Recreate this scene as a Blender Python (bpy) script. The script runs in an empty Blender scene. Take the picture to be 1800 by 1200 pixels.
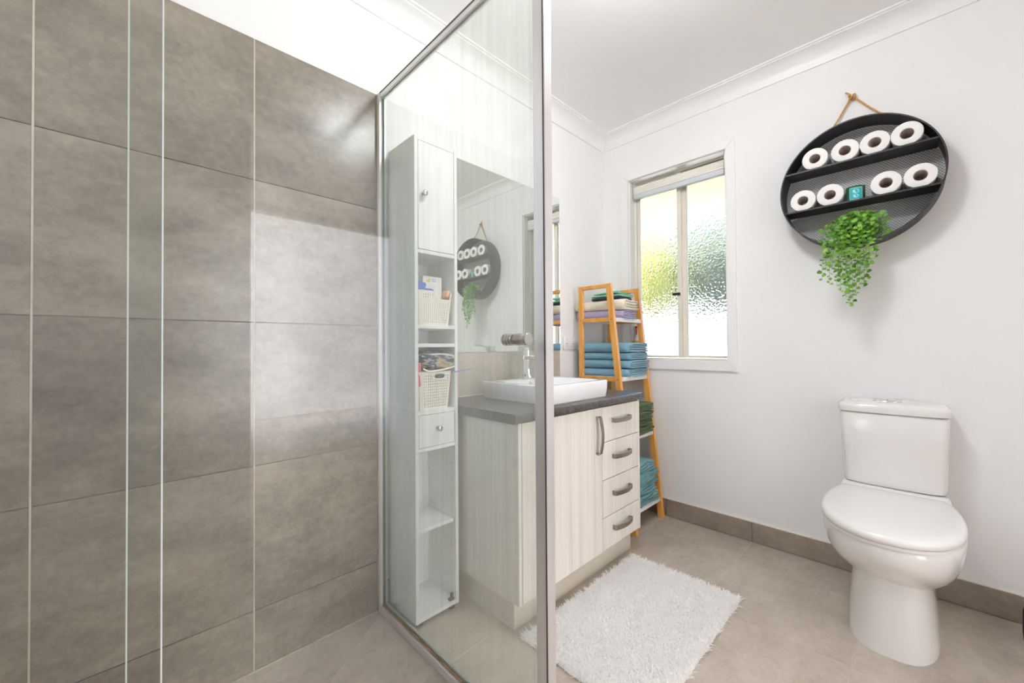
import bpy, bmesh, math, random
import numpy as np
from mathutils import Vector, Matrix, Euler

S = bpy.context.scene
COL = S.collection
PI = math.pi

# ------------------------------------------------------------------ camera
F = Vector((0.70054517, 0.71351029, 0.01181234))
R = Vector((0.71360057, -0.70051768, -0.00701501))
U = Vector((-0.00326947, -0.01334363, 0.99990562))
cam = bpy.data.cameras.new('camera')
cam.sensor_width = 36.0
cam.lens = 700.79 * 36.0 / 1800.0
cam.shift_y = -0.00034
cam.clip_start = 0.02
camo = bpy.data.objects.new('camera', cam)
COL.objects.link(camo)
m = Matrix(((R.x, U.x, -F.x, -2.33192), (R.y, U.y, -F.y, -1.47885), (R.z, U.z, -F.z, 1.01682), (0, 0, 0, 1)))
camo.matrix_world = m
S.camera = camo

# ------------------------------------------------------------------ world, sun, exposure
S.view_settings.view_transform = 'Standard'
S.view_settings.look = 'None'
S.view_settings.gamma = 1.0
S.view_settings.use_curve_mapping = False
S.view_settings.exposure = 0.92
w = bpy.data.worlds.new('sky')
S.world = w
w.use_nodes = True
wn = w.node_tree.nodes
wn.clear()
sky = wn.new('ShaderNodeTexSky')
sky.sky_type = 'NISHITA'
sky.sun_disc = False
sky.dust_density = 4.0
sky.air_density = 0.8
sky.sun_elevation = math.radians(55)
sky.sun_rotation = math.radians(-40)
bg = wn.new('ShaderNodeBackground')
bg.inputs['Strength'].default_value = 0.75
wo = wn.new('ShaderNodeOutputWorld')
w.node_tree.links.new(sky.outputs[0], bg.inputs[0])
w.node_tree.links.new(bg.outputs[0], wo.inputs[0])
sun = bpy.data.lights.new('sun', 'SUN')
sun.energy = 6.0
sun.angle = math.radians(0.6)
sun.color = (1, 0.98, 0.95)
suno = bpy.data.objects.new('sun', sun)
COL.objects.link(suno)
suno.rotation_euler = Vector((0.45, -0.55, -0.75)).to_track_quat('-Z', 'Y').to_euler()
suno.location = (-3, -1, 6)
LAMP_POS, LAMP_EMIT = (-1.28, -1.0), 27.5      # ceiling dome lamp of the room
S.cycles.max_bounces = 16
S.cycles.diffuse_bounces = 10
S.cycles.glossy_bounces = 6
S.cycles.transmission_bounces = 8
S.cycles.transparent_max_bounces = 24
S.cycles.caustics_reflective = False
S.cycles.caustics_refractive = False
S.cycles.sample_clamp_indirect = 6.0
S.cycles.use_denoising = True

# ------------------------------------------------------------------ materials
def srgb(r, g, b):
    def f(c):
        c /= 255.0
        return c / 12.92 if c <= 0.04045 else ((c + 0.055) / 1.055) ** 2.4
    return (f(r), f(g), f(b), 1.0)

class NT:
    def __init__(s, name):
        s.m = bpy.data.materials.new(name)
        s.m.use_nodes = True
        s.t = s.m.node_tree
        s.t.nodes.clear()
        s.out = s.t.nodes.new('ShaderNodeOutputMaterial')
    def n(s, kind, **kw):
        nd = s.t.nodes.new('ShaderNode' + kind)
        for k, v in kw.items():
            setattr(nd, k, v)
        return nd
    def l(s, a, b):
        s.t.links.new(a, b)
    def done(s, sh):
        s.l(sh, s.out.inputs[0])
        return s.m

def coords(t, scale=(1, 1, 1), rnd=True):
    tc = t.n('TexCoord')
    mp = t.n('Mapping')
    mp.inputs['Scale'].default_value = scale
    if rnd:
        oi = t.n('ObjectInfo')
        mu = t.n('Math', operation='MULTIPLY')
        mu.inputs[1].default_value = 37.0
        t.l(oi.outputs['Random'], mu.inputs[0])
        cb = t.n('CombineXYZ')
        for i in range(3):
            t.l(mu.outputs[0], cb.inputs[i])
        t.l(cb.outputs[0], mp.inputs['Location'])
    t.l(tc.outputs['Object'], mp.inputs['Vector'])
    return mp.outputs[0]

def noise(t, vec, scale, detail=4, rough=0.6):
    n = t.n('TexNoise')
    n.inputs['Scale'].default_value = scale
    n.inputs['Detail'].default_value = detail
    n.inputs['Roughness'].default_value = rough
    t.l(vec, n.inputs['Vector'])
    return n.outputs[0]

def ramp(t, fac, stops):
    r = t.n('ValToRGB')
    e = r.color_ramp.elements
    while len(e) > 1:
        e.remove(e[-1])
    e[0].position, e[0].color = stops[0]
    for p, c in stops[1:]:
        x = e.new(p)
        x.color = c
    t.l(fac, r.inputs[0])
    return r.outputs[0]

def bump(t, h, strength=0.2, dist=0.002):
    b = t.n('Bump')
    b.inputs['Strength'].default_value = strength
    b.inputs['Distance'].default_value = dist
    t.l(h, b.inputs['Height'])
    return b.outputs[0]

def pbsdf(t, rough=0.5, metal=0.0, spec=0.5):
    p = t.n('BsdfPrincipled')
    p.inputs['Roughness'].default_value = rough
    p.inputs['Metallic'].default_value = metal
    p.inputs['Specular IOR Level'].default_value = spec
    return p

def plain(name, c, rough=0.5, metal=0.0, spec=0.5, var=0.06, scale=6.0, bmp=0.0, bscale=200.0, coat=0.0):
    """a colour with slight procedural variation and optional fine relief"""
    t = NT(name)
    v = coords(t)
    p = pbsdf(t, rough, metal, spec)
    n = noise(t, v, scale, 3)
    a = tuple(max(0, x * (1 - var)) for x in c[:3]) + (1,)
    b = tuple(min(1, x * (1 + var)) for x in c[:3]) + (1,)
    t.l(ramp(t, n, [(0.3, a), (0.7, b)]), p.inputs['Base Color'])
    if bmp:
        t.l(bump(t, noise(t, v, bscale, 2), bmp, 0.002), p.inputs['Normal'])
    if coat:
        p.inputs['Coat Weight'].default_value = coat
        p.inputs['Coat Roughness'].default_value = 0.05
    return t.done(p.outputs[0])

def concrete(name, dark, mid, light, stretch, rough=0.42, spec=0.5):
    t = NT(name)
    v = coords(t, stretch)
    v2 = coords(t)
    big = noise(t, v, 4.0, 8, 0.66)
    fine = noise(t, v2, 46, 8, 0.8)
    mx = t.n('Mix', data_type='FLOAT')
    mx.inputs[0].default_value = 0.42
    t.l(big, mx.inputs[2])
    t.l(fine, mx.inputs[3])
    oi = t.n('ObjectInfo')
    mr = t.n('MapRange')
    mr.inputs[3].default_value = -0.045
    mr.inputs[4].default_value = 0.045
    t.l(oi.outputs['Random'], mr.inputs[0])
    ad = t.n('Math', operation='ADD')
    t.l(mx.outputs[0], ad.inputs[0])
    t.l(mr.outputs[0], ad.inputs[1])
    c = ramp(t, ad.outputs[0], [(0.34, dark), (0.5, mid), (0.66, light)])
    p = pbsdf(t, rough, 0, spec)
    t.l(c, p.inputs['Base Color'])
    t.l(bump(t, fine, 0.13, 0.0015), p.inputs['Normal'])
    return t.done(p.outputs[0])

def clear_glass(name, tint=(0.965, 0.985, 0.97), gloss=1.0, haze=0.0):
    """clear sheet: straight transmission plus a Schlick mirror reflection"""
    t = NT(name)
    tr = t.n('BsdfTransparent')
    tr.inputs[0].default_value = tint + (1,)
    gl = t.n('BsdfGlossy')
    gl.inputs['Roughness'].default_value = 0.0
    lw = t.n('LayerWeight')
    lw.inputs[0].default_value = 0.5
    pw = t.n('Math', operation='POWER')
    pw.inputs[1].default_value = 5.0
    t.l(lw.outputs['Facing'], pw.inputs[0])
    ma = t.n('Math', operation='MULTIPLY_ADD')
    ma.inputs[1].default_value = 0.96 * gloss
    ma.inputs[2].default_value = 0.04 * gloss
    t.l(pw.outputs[0], ma.inputs[0])
    ms = t.n('MixShader')
    t.l(ma.outputs[0], ms.inputs[0])
    t.l(tr.outputs[0], ms.inputs[1])
    t.l(gl.outputs[0], ms.inputs[2])
    sh = ms.outputs[0]
    if haze:
        # dried water spots and soap film on a shower pane
        v = coords(t, (1, 1, 1), False)
        st = coords(t, (60, 60, 1.5), False)
        n = noise(t, v, 3.0, 5)
        s2 = noise(t, st, 1.0, 3)
        mu = t.n('Math', operation='MULTIPLY')
        t.l(n, mu.inputs[0])
        t.l(s2, mu.inputs[1])
        f = t.n('MapRange')
        f.inputs[1].default_value = 0.12
        f.inputs[2].default_value = 0.42
        f.inputs[3].default_value = haze * 0.55
        f.inputs[4].default_value = haze * 1.25
        t.l(mu.outputs[0], f.inputs[0])
        df = t.n('BsdfDiffuse')
        df.inputs[0].default_value = (0.86, 0.88, 0.82, 1)
        tl = t.n('BsdfTranslucent')
        tl.inputs[0].default_value = (0.86, 0.88, 0.82, 1)
        dm = t.n('MixShader')
        t.l(df.outputs[0], dm.inputs[1])
        t.l(tl.outputs[0], dm.inputs[2])
        m2 = t.n('MixShader')
        t.l(f.outputs[0], m2.inputs[0])
        t.l(sh, m2.inputs[1])
        t.l(dm.outputs[0], m2.inputs[2])
        sh = m2.outputs[0]
    return t.done(sh)

def streaked_wood(name, base, streak, vert=True, scale=1.0, rough=0.45):
    t = NT(name)
    v = coords(t, (70 * scale, 70 * scale, 1.1 * scale) if vert else (1.1 * scale, 70 * scale, 70 * scale))
    n = noise(t, v, 1.0, 5, 0.65)
    v2 = coords(t, (18, 18, 0.6) if vert else (0.6, 18, 18))
    n2 = noise(t, v2, 1.0, 3)
    mx = t.n('Mix', data_type='FLOAT')
    mx.inputs[0].default_value = 0.45
    t.l(n, mx.inputs[2])
    t.l(n2, mx.inputs[3])
    p = pbsdf(t, rough)
    t.l(ramp(t, mx.outputs[0], [(0.36, streak), (0.58, base)]), p.inputs['Base Color'])
    t.l(bump(t, n, 0.06, 0.001), p.inputs['Normal'])
    return t.done(p.outputs[0])

def speckle(name, base, dark, light, rough=0.3):
    t = NT(name)
    v = coords(t)
    n = noise(t, v, 260, 3, 0.7)
    n2 = noise(t, v, 45, 4)
    mx = t.n('Mix', data_type='FLOAT')
    mx.inputs[0].default_value = 0.4
    t.l(n, mx.inputs[2])
    t.l(n2, mx.inputs[3])
    p = pbsdf(t, rough)
    t.l(ramp(t, mx.outputs[0], [(0.38, dark), (0.52, base), (0.66, light)]), p.inputs['Base Color'])
    return t.done(p.outputs[0])

def cloth(name, c, dark=0.72, bscale=420.0, strength=0.7, sheen=0.3):
    t = NT(name)
    v = coords(t)
    n = noise(t, v, bscale, 2, 0.7)
    n2 = noise(t, v, 30, 3)
    mx = t.n('Mix', data_type='FLOAT')
    mx.inputs[0].default_value = 0.5
    t.l(n, mx.inputs[2])
    t.l(n2, mx.inputs[3])
    p = pbsdf(t, 0.95, 0, 0.1)
    p.inputs['Sheen Weight'].default_value = sheen
    d = tuple(x * dark for x in c[:3]) + (1,)
    t.l(ramp(t, mx.outputs[0], [(0.35, d), (0.6, c)]), p.inputs['Base Color'])
    t.l(bump(t, n, strength, 0.003), p.inputs['Normal'])
    return t.done(p.outputs[0])

def hammered_glass(name):
    t = NT(name)
    v = coords(t, (1, 1, 1), False)
    vo = t.n('TexVoronoi', feature='SMOOTH_F1')
    vo.inputs['Scale'].default_value = 80.0
    vo.inputs['Smoothness'].default_value = 0.6
    wv = noise(t, v, 14, 2)
    t.l(v, vo.inputs['Vector'])
    ad = t.n('Math', operation='ADD')
    t.l(vo.outputs['Distance'], ad.inputs[0])
    t.l(wv, ad.inputs[1])
    g = t.n('BsdfGlass')
    g.inputs['Color'].default_value = (0.97, 0.98, 0.98, 1)
    g.inputs['Roughness'].default_value = 0.10
    g.inputs['IOR'].default_value = 1.45
    t.l(bump(t, ad.outputs[0], 0.32, 0.008), g.inputs['Normal'])
    return t.done(g.outputs[0])

def emit(name, c, s):
    t = NT(name)
    e = t.n('Emission')
    e.inputs[0].default_value = c
    e.inputs[1].default_value = s
    return t.done(e.outputs[0])

M = {}
M['paint'] = plain('wall_paint', (0.86, 0.86, 0.865, 1), 0.6, spec=0.25, var=0.008, bmp=0.03, bscale=160)
M['ceil'] = plain('ceiling_paint', (0.92, 0.92, 0.915, 1), 0.8, spec=0.1, var=0.008)
M['trim'] = plain('white_gloss_trim', (0.87, 0.87, 0.865, 1), 0.35, var=0.008)
M['cream'] = plain('cream_aluminium', srgb(232, 228, 216), 0.4, var=0.02)
M['tile_w'] = concrete('wall_tile_concrete', srgb(108, 101, 93), srgb(135, 127, 117), srgb(159, 150, 139), (1.0, 1.0, 1.9), 0.21)
M['tile_f'] = concrete('floor_tile_concrete', srgb(162, 151, 140), srgb(184, 173, 161), srgb(201, 191, 180), (1.0, 1.6, 1.0), 0.4)
M['tile_s'] = concrete('skirting_tile_concrete', srgb(134, 121, 110), srgb(154, 141, 130), srgb(172, 160, 149), (1, 1.3, 1.3), 0.4)
M['grout'] = plain('grout', srgb(196, 185, 171), 0.9, var=0.08, scale=30)
M['grout_w'] = plain('wall_grout', srgb(196, 185, 171), 0.9, var=0.1, scale=30)
M['silicone'] = plain('silicone_bead', srgb(150, 140, 112), 0.5, var=0.15, scale=20)
M['caulk'] = plain('white_caulk', srgb(226, 220, 212), 0.6)
M['glass'] = clear_glass('shower_glass', (0.985, 0.993, 0.986), 0.8, 0.0)
M['glass_front'] = clear_glass('shower_glass_front', (0.958, 0.968, 0.958), 0.8, 0.0)
M['glass_side'] = clear_glass('shower_glass_spotted', (0.972, 0.986, 0.975), 1.0, 0.15)
M['edge'] = plain('polished_glass_edge', srgb(226, 236, 232), 0.15, spec=0.8, var=0.02)
M['edge_g'] = plain('green_glass_edge', srgb(150, 172, 156), 0.15, var=0.1, scale=3)
M['alu'] = plain('satin_silver_aluminium', (0.80, 0.78, 0.78, 1), 0.38, 0.8, var=0.02)
M['alu_w'] = plain('pale_aluminium', (0.80, 0.80, 0.79, 1), 0.35, 0.4, var=0.02)
M['rubber'] = plain('dark_rubber', srgb(70, 68, 66), 0.6)
M['rust'] = plain('stained_sealant', srgb(150, 112, 70), 0.7, var=0.4, scale=25)
M['chrome'] = plain('chrome', (0.82, 0.83, 0.84, 1), 0.06, 1.0, var=0.01)
M['nickel'] = plain('brushed_nickel', srgb(172, 160, 146), 0.32, 1.0, var=0.05, scale=40)
M['mirror'] = plain('mirror_silver', (0.90, 0.93, 0.91, 1), 0.0, 1.0, var=0.0)
M['ceramic'] = plain('white_ceramic', (0.80, 0.79, 0.775, 1), 0.12, var=0.005, coat=0.4)
M['ceramic2'] = plain('white_basin_ceramic', (0.84, 0.845, 0.85, 1), 0.12, var=0.005, coat=0.4)
M['seat'] = plain('white_seat_plastic', (0.80, 0.79, 0.775, 1), 0.22, var=0.005)
M['lam'] = plain('white_laminate', (0.82, 0.83, 0.825, 1), 0.4, var=0.01)
M['lam_dim'] = plain('white_hardboard', (0.76, 0.77, 0.76, 1), 0.6, var=0.02)
M['vwood'] = streaked_wood('limed_vertical_grain', srgb(231, 226, 219), srgb(216, 209, 200))
M['kick'] = plain('kickboard', srgb(208, 200, 186), 0.5, var=0.03)
M['stone'] = speckle('dark_speckled_laminate', srgb(84, 79, 77), srgb(52, 49, 48), srgb(128, 122, 118), 0.28)
M['bamboo'] = streaked_wood('bamboo', srgb(238, 178, 96), srgb(216, 146, 62), True, 0.6, 0.4)
M['bamboo_h'] = streaked_wood('bamboo_rail', srgb(238, 178, 96), srgb(216, 146, 62), False, 0.6, 0.4)
M['white_slat'] = plain('white_slat_paint', (0.82, 0.82, 0.81, 1), 0.4, var=0.01)
M['t_blue'] = cloth('blue_towel', srgb(138, 184, 206), 0.85)
M['t_cream'] = cloth('cream_towel', srgb(248, 242, 222), 0.92)
M['t_lav'] = cloth('lavender_towel', srgb(186, 180, 214), 0.88)
M['t_mint'] = cloth('mint_towel', srgb(150, 222, 186), 0.85)
M['t_navy'] = cloth('navy_towel', srgb(50, 60, 84), 0.7)
M['t_green'] = cloth('dark_green_towel', srgb(84, 108, 56), 0.68)
M['t_teal'] = cloth('teal_towel', srgb(124, 178, 184), 0.8)
M['t_beige'] = cloth('beige_cloth', srgb(206, 192, 176), 0.8)
M['pale_green'] = plain('pale_green_plastic', srgb(176, 208, 196), 0.3)
M['white_pl'] = plain('white_plastic', (0.83, 0.83, 0.82, 1), 0.3, var=0.01)
M['ivory'] = plain('ivory_plastic', srgb(238, 235, 224), 0.45, var=0.02)
M['red_pl'] = plain('red_plastic', srgb(216, 52, 44), 0.35)
M['yellow_pl'] = plain('yellow_label', srgb(240, 200, 40), 0.4)
M['yellow_logo'] = plain('yellow_print', srgb(244, 206, 84), 0.5)
M['blue_print'] = plain('blue_print', srgb(128, 134, 196), 0.5)
M['grey_print'] = plain('grey_print', srgb(205, 205, 214), 0.5)
M['blue_pl'] = plain('blue_pack', srgb(74, 104, 186), 0.35, var=0.15)
M['violet_pl'] = plain('violet_blue_pack', srgb(84, 84, 184), 0.35, var=0.2, scale=30)
M['green_pl'] = plain('green_liquid_bottle', srgb(120, 176, 130), 0.25, var=0.1)
M['clear_pl'] = clear_glass('clear_plastic_bottle', (0.86, 0.89, 0.87), 1.2)
M['pink_pl'] = plain('pink_pack', srgb(236, 150, 168), 0.4)
M['orange_pl'] = plain('orange_pack', srgb(240, 186, 140), 0.4)
M['red_cloth'] = plain('coral_pack', srgb(222, 92, 108), 0.5)
M['purple_pl'] = plain('purple_handle', srgb(150, 130, 204), 0.35)
M['dark_in'] = plain('dark_brush', srgb(60, 54, 52), 0.7, var=0.3, scale=60)
M['black_met'] = plain('black_powder_coat', srgb(34, 32, 33), 0.45, var=0.06)
M['wire'] = plain('black_wire_mesh', srgb(56, 53, 60), 0.5)
M['paper'] = plain('tissue_paper', (0.85, 0.84, 0.83, 1), 0.95, spec=0.05, var=0.01, bmp=0.15, bscale=300)
M['card'] = plain('cardboard_core', srgb(206, 194, 188), 0.9)
M['steel'] = plain('polished_steel', (0.66, 0.65, 0.64, 1), 0.22, 1.0, var=0.04, scale=30)
M['rope'] = plain('jute_rope', srgb(196, 152, 98), 0.9, var=0.2, scale=150, bmp=0.6, bscale=400)
M['jar'] = plain('dark_green_glass_jar', srgb(30, 92, 62), 0.08, spec=0.7, var=0.05)
M['wax'] = plain('wax', srgb(220, 220, 200), 0.6)
M['lab_teal'] = plain('teal_label', srgb(42, 176, 184), 0.5, var=0.03)
M['lab_light'] = plain('pale_label_print', srgb(190, 232, 234), 0.5)
M['lab_gold'] = plain('label_border', srgb(196, 214, 180), 0.4)
M['pot'] = plain('black_pot', srgb(30, 30, 30), 0.5)
M['stem'] = plain('vine_stem', srgb(112, 150, 70), 0.6)
M['black_pl'] = plain('black_plastic', srgb(22, 22, 23), 0.35)
M['blind'] = plain('cream_blind_fabric', srgb(240, 236, 228), 0.8, var=0.02, bmp=0.15, bscale=500)
M['blind_rail'] = plain('pale_grey_rail', srgb(206, 212, 216), 0.4)
M['soffit'] = plain('beige_soffit', srgb(188, 162, 122), 0.7, var=0.03)
M['fence_w'] = plain('white_render', (0.86, 0.86, 0.85, 1), 0.8, var=0.03)
M['ground'] = plain('pale_concrete_ground', (0.5, 0.49, 0.47, 1), 0.9, var=0.08)
M['lf_yel'] = plain('yellow_green_foliage', srgb(184, 186, 112), 0.7, var=0.25, scale=9)
M['lf_gry'] = plain('grey_green_foliage', srgb(122, 134, 116), 0.7, var=0.25, scale=9)
M['trunk'] = plain('bark', srgb(104, 86, 66), 0.9, var=0.2)
M['hall_floor'] = streaked_wood('pale_timber_floor', srgb(206, 190, 166), srgb(180, 160, 134), False, 0.3)
M['lens'] = emit('lamp_lens', (0.975, 0.985, 1.0, 1), LAMP_EMIT)

def leaf_mat(name, a, b):
    t = NT(name)
    oi = t.n('ObjectInfo')
    v = coords(t)
    n = noise(t, v, 25, 2)
    ad = t.n('Math', operation='ADD')
    t.l(oi.outputs['Random'], ad.inputs[0])
    t.l(n, ad.inputs[1])
    h = t.n('Math', operation='MULTIPLY')
    h.inputs[1].default_value = 0.5
    t.l(ad.outputs[0], h.inputs[0])
    c = ramp(t, h.outputs[0], [(0.25, a), (0.75, b)])
    p = pbsdf(t, 0.45)
    t.l(c, p.inputs['Base Color'])
    tl = t.n('BsdfTranslucent')
    t.l(c, tl.inputs[0])
    ms = t.n('MixShader')
    ms.inputs[0].default_value = 0.25
    t.l(p.outputs[0], ms.inputs[1])
    t.l(tl.outputs[0], ms.inputs[2])
    return t.done(ms.outputs[0])
M['leaf'] = leaf_mat('plant_leaf', srgb(70, 128, 32), srgb(154, 206, 84))

M['hammered'] = hammered_glass('hammered_obscure_glass')
# patterned wash bag: palm-print fabric
def bag_mat():
    t = NT('leaf_print_fabric')
    v = coords(t, (1, 1, 2.2))
    wv = t.n('TexWave', wave_type='BANDS', bands_direction='DIAGONAL')
    wv.inputs['Scale'].default_value = 9
    wv.inputs['Distortion'].default_value = 14
    wv.inputs['Detail'].default_value = 3
    wv.inputs['Detail Scale'].default_value = 2.0
    t.l(v, wv.inputs['Vector'])
    n = noise(t, v, 16, 3)
    mx = t.n('Mix', data_type='FLOAT')
    mx.inputs[0].default_value = 0.45
    t.l(wv.outputs['Fac'], mx.inputs[2])
    t.l(n, mx.inputs[3])
    r = t.n('ValToRGB')
    r.color_ramp.interpolation = 'CONSTANT'
    e = r.color_ramp.elements
    e[0].position, e[0].color = 0.0, srgb(20, 30, 44)
    e[1].position, e[1].color = 0.3, srgb(24, 78, 136)
    for pos, c in ((0.42, srgb(60, 78, 84)), (0.5, srgb(214, 182, 128)), (0.56, srgb(70, 136, 176)),
                   (0.62, srgb(232, 228, 210)), (0.67, srgb(48, 62, 92)), (0.74, srgb(206, 176, 124))):
        x = e.new(pos)
        x.color = c
    t.l(mx.outputs[0], r.inputs[0])
    p = pbsdf(t, 0.6)
    t.l(r.outputs[0], p.inputs['Base Color'])
    return t.done(p.outputs[0])
M['bag'] = bag_mat()

# ------------------------------------------------------------------ mesh helpers
def wloc(o):
    v = Vector(o.location)
    while o.parent:
        o = o.parent
        v = v + Vector(o.location)
    return v

def link(name, me, mat=None, parent=None, loc=(0, 0, 0), smooth=False):
    o = bpy.data.objects.new(name, me)
    COL.objects.link(o)
    if mat is not None and not me.materials:
        me.materials.append(mat)
    if parent is not None:
        o.parent = parent
    o.location = loc
    if smooth:
        for p in me.polygons:
            p.use_smooth = True
    return o

def obj(name, bm, mat, parent=None, smooth=False, autosmooth=None):
    """bm in world space -> ONE mesh object whose origin is the centre of its box"""
    bmesh.ops.recalc_face_normals(bm, faces=bm.faces)
    vs = [v.co for v in bm.verts]
    lo = Vector((min(v[i] for v in vs) for i in range(3)))
    hi = Vector((max(v[i] for v in vs) for i in range(3)))
    c = (lo + hi) / 2
    for v in bm.verts:
        v.co -= c
    me = bpy.data.meshes.new(name)
    if autosmooth is not None:
        for e in bm.edges:
            if len(e.link_faces) == 2 and e.calc_face_angle() > autosmooth:
                e.smooth = False
        smooth = True
    bm.to_mesh(me)
    bm.free()
    return link(name, me, mat, parent, c - (wloc(parent) if parent else Vector()), smooth)

def tag(o, label=None, cat=None, group=None, kind=None):
    if label:
        o['label'] = label
    if cat:
        o['category'] = cat
    if group:
        o['group'] = group
    if kind:
        o['kind'] = kind
    return o

def empty(name, loc, label=None, cat=None, group=None, kind=None):
    o = bpy.data.objects.new(name, None)
    o.empty_display_size = 0.05
    COL.objects.link(o)
    o.location = loc
    return tag(o, label, cat, group, kind)

def box(bm, a, b, bev=0.0, seg=1):
    a, b = [min(x, y) for x, y in zip(a, b)], [max(x, y) for x, y in zip(a, b)]
    vs = [bm.verts.new((x, y, z)) for x in (a[0], b[0]) for y in (a[1], b[1]) for z in (a[2], b[2])]
    fs = [bm.faces.new([vs[i] for i in q]) for q in
          ((0, 1, 3, 2), (4, 6, 7, 5), (0, 4, 5, 1), (2, 3, 7, 6), (0, 2, 6, 4), (1, 5, 7, 3))]
    if bev > 0:
        es = list({e for f in fs for e in f.edges})
        bmesh.ops.bevel(bm, geom=es, offset=bev, segments=seg, profile=0.5, affect='EDGES')
    return bm

def bx(name, a, b, mat, parent=None, bev=0.0015, seg=1):
    bm = bmesh.new()
    box(bm, a, b, bev, seg)
    return obj(name, bm, mat, parent, autosmooth=0.6 if seg > 1 else None)

def ring_loft(bm, rings, cap0=True, cap1=True, closed=True):
    vr = [[bm.verts.new(p) for p in r] for r in rings]
    n = len(rings[0])
    for i in range(len(vr) - 1):
        for j in range(n if closed else n - 1):
            k = (j + 1) % n
            bm.faces.new((vr[i][j], vr[i][k], vr[i + 1][k], vr[i + 1][j]))
    if cap0:
        bm.faces.new(list(reversed(vr[0])))
    if cap1:
        bm.faces.new(vr[-1])
    return vr

def lathe(bm, prof, c, axis='Z', n=32, cap0=True, cap1=True):
    """prof: [(r, h)] along axis from centre c"""
    rings = []
    for r, h in prof:
        ring = []
        for k in range(n):
            a = 2 * PI * k / n
            u, v = r * math.cos(a), r * math.sin(a)
            p = {'Z': (u, v, h), 'X': (h, u, v), 'Y': (v, h, u)}[axis]
            ring.append(Vector(p) + Vector(c))
        rings.append(ring)
    ring_loft(bm, rings, cap0, cap1)
    return bm

def frames(pts):
    """parallel transport frames"""
    pts = [Vector(p) for p in pts]
    T = []
    for i in range(len(pts)):
        a = pts[max(0, i - 1)]
        b = pts[min(len(pts) - 1, i + 1)]
        d = b - a
        T.append(d.normalized() if d.length > 1e-9 else Vector((0, 0, 1)))
    n = T[0].orthogonal().normalized()
    out = []
    for i, t in enumerate(T):
        n = (n - t * n.dot(t))
        n = n.normalized() if n.length > 1e-9 else t.orthogonal().normalized()
        out.append((pts[i], t, n, t.cross(n)))
    return out

def tube(bm, pts, r, n=8):
    rr = r if isinstance(r, (list, tuple)) else [r] * len(pts)
    rings = []
    for (p, t, a, b), q in zip(frames(pts), rr):
        rings.append([p + (a * math.cos(2 * PI * k / n) + b * math.sin(2 * PI * k / n)) * q for k in range(n)])
    ring_loft(bm, rings)
    return bm

def bar(bm, p, q, w, h, up=(0, 0, 1)):
    """rectangular bar from p to q, w along the side axis, h along up"""
    p, q = Vector(p), Vector(q)
    d = (q - p).normalized()
    u = Vector(up)
    u = (u - d * u.dot(d)).normalized()
    s = d.cross(u)
    rings = [[c + s * (w / 2 * i) + u * (h / 2 * j) for i, j in ((-1, -1), (1, -1), (1, 1), (-1, 1))] for c in (p, q)]
    ring_loft(bm, rings)
    return bm

def prism(bm, poly, to3, h0, h1, ch):
    """polygon (2D) extruded h0->h1 with chamfered far edge; to3 maps (u, v, h)"""
    c = Vector((sum(p[0] for p in poly) / len(poly), sum(p[1] for p in poly) / len(poly)))
    size = max((Vector(p) - c).length for p in poly)
    k = 1 - 1.4 * ch / size
    inner = [tuple(c + (Vector(p) - c) * k) for p in poly]
    rings = [[Vector(to3(u, v, h0)) for u, v in poly], [Vector(to3(u, v, h1 - ch)) for u, v in poly],
             [Vector(to3(u, v, h1)) for u, v in inner]]
    ring_loft(bm, rings)
    return bm

def smoothcurve(ctrl, per=8, closed=False):
    """Catmull-Rom through the control points"""
    P = [Vector(p) for p in ctrl]
    n = len(P)
    out = []
    for i in range(n if closed else n - 1):
        p0 = P[(i - 1) % n] if closed or i > 0 else P[0] * 2 - P[1]
        p1, p2 = P[i], P[(i + 1) % n]
        p3 = P[(i + 2) % n] if closed or i + 2 < n else P[-1] * 2 - P[-2]
        for s in range(per):
            t = s / per
            out.append(0.5 * ((2 * p1) + (p2 - p0) * t + (2 * p0 - 5 * p1 + 4 * p2 - p3) * t * t + (3 * p1 - p0 - 3 * p2 + p3) * t ** 3))
    if not closed:
        out.append(P[-1])
    return out

# ================================================================== SETTING
XL, YF, H = -3.1, -2.6, 2.4
ZT = 2.003            # top of the shower tiling
GX = -1.606           # plane of the shower's side glass
P_ = 0.453            # tile pitch

floor = bx('floor', (XL, YF, -0.12), (0.12, 0.12, -0.0009), M['grout'], None, 0)
tag(floor, 'grey-brown concrete-look square floor tiles with pale grout', kind='structure')

def floor_tile(poly):
    bm = bmesh.new()
    prism(bm, poly, lambda u, v, h: (u, v, h), -0.008, 0.0, 0.0012)
    obj('tile', bm, M['tile_f'], floor)

g = 0.0016
YJ = [-0.011, -0.412, -0.865, -1.318, -1.771, -2.224, YF]
XJ = [-0.011, -0.242, -0.695, -1.148, -1.604]
for i in range(len(YJ) - 1):
    for j in range(len(XJ) - 1):
        x1, x0, y1, y0 = XJ[j] - g, XJ[j + 1] + g, YJ[i] - g, YJ[i + 1] + g
        floor_tile([(x0, y0), (x1, y0), (x1, y1), (x0, y1)])
XS = [-1.608, -2.057, -2.510, -2.963, XL]
for i in range(len(YJ) - 1):
    for j in range(len(XS) - 1):
        x1, x0, y1, y0 = XS[j] - g, XS[j + 1] + g, YJ[i] - g, YJ[i + 1] + g
        if i == 0 and j == 0:      # corner tile of the shower floor, cut on the fall line to the waste
            ym = y1 - (x1 - x0) * 0.76
            floor_tile([(x0, ym + g), (x1, y1 - 0.002), (x0, y1)])
            floor_tile([(x0, y0), (x1, y0), (x1, y1 - 2.5 * g), (x0, ym - g)])
        else:
            floor_tile([(x0, y0), (x1, y0), (x1, y1), (x0, y1)])

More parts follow.
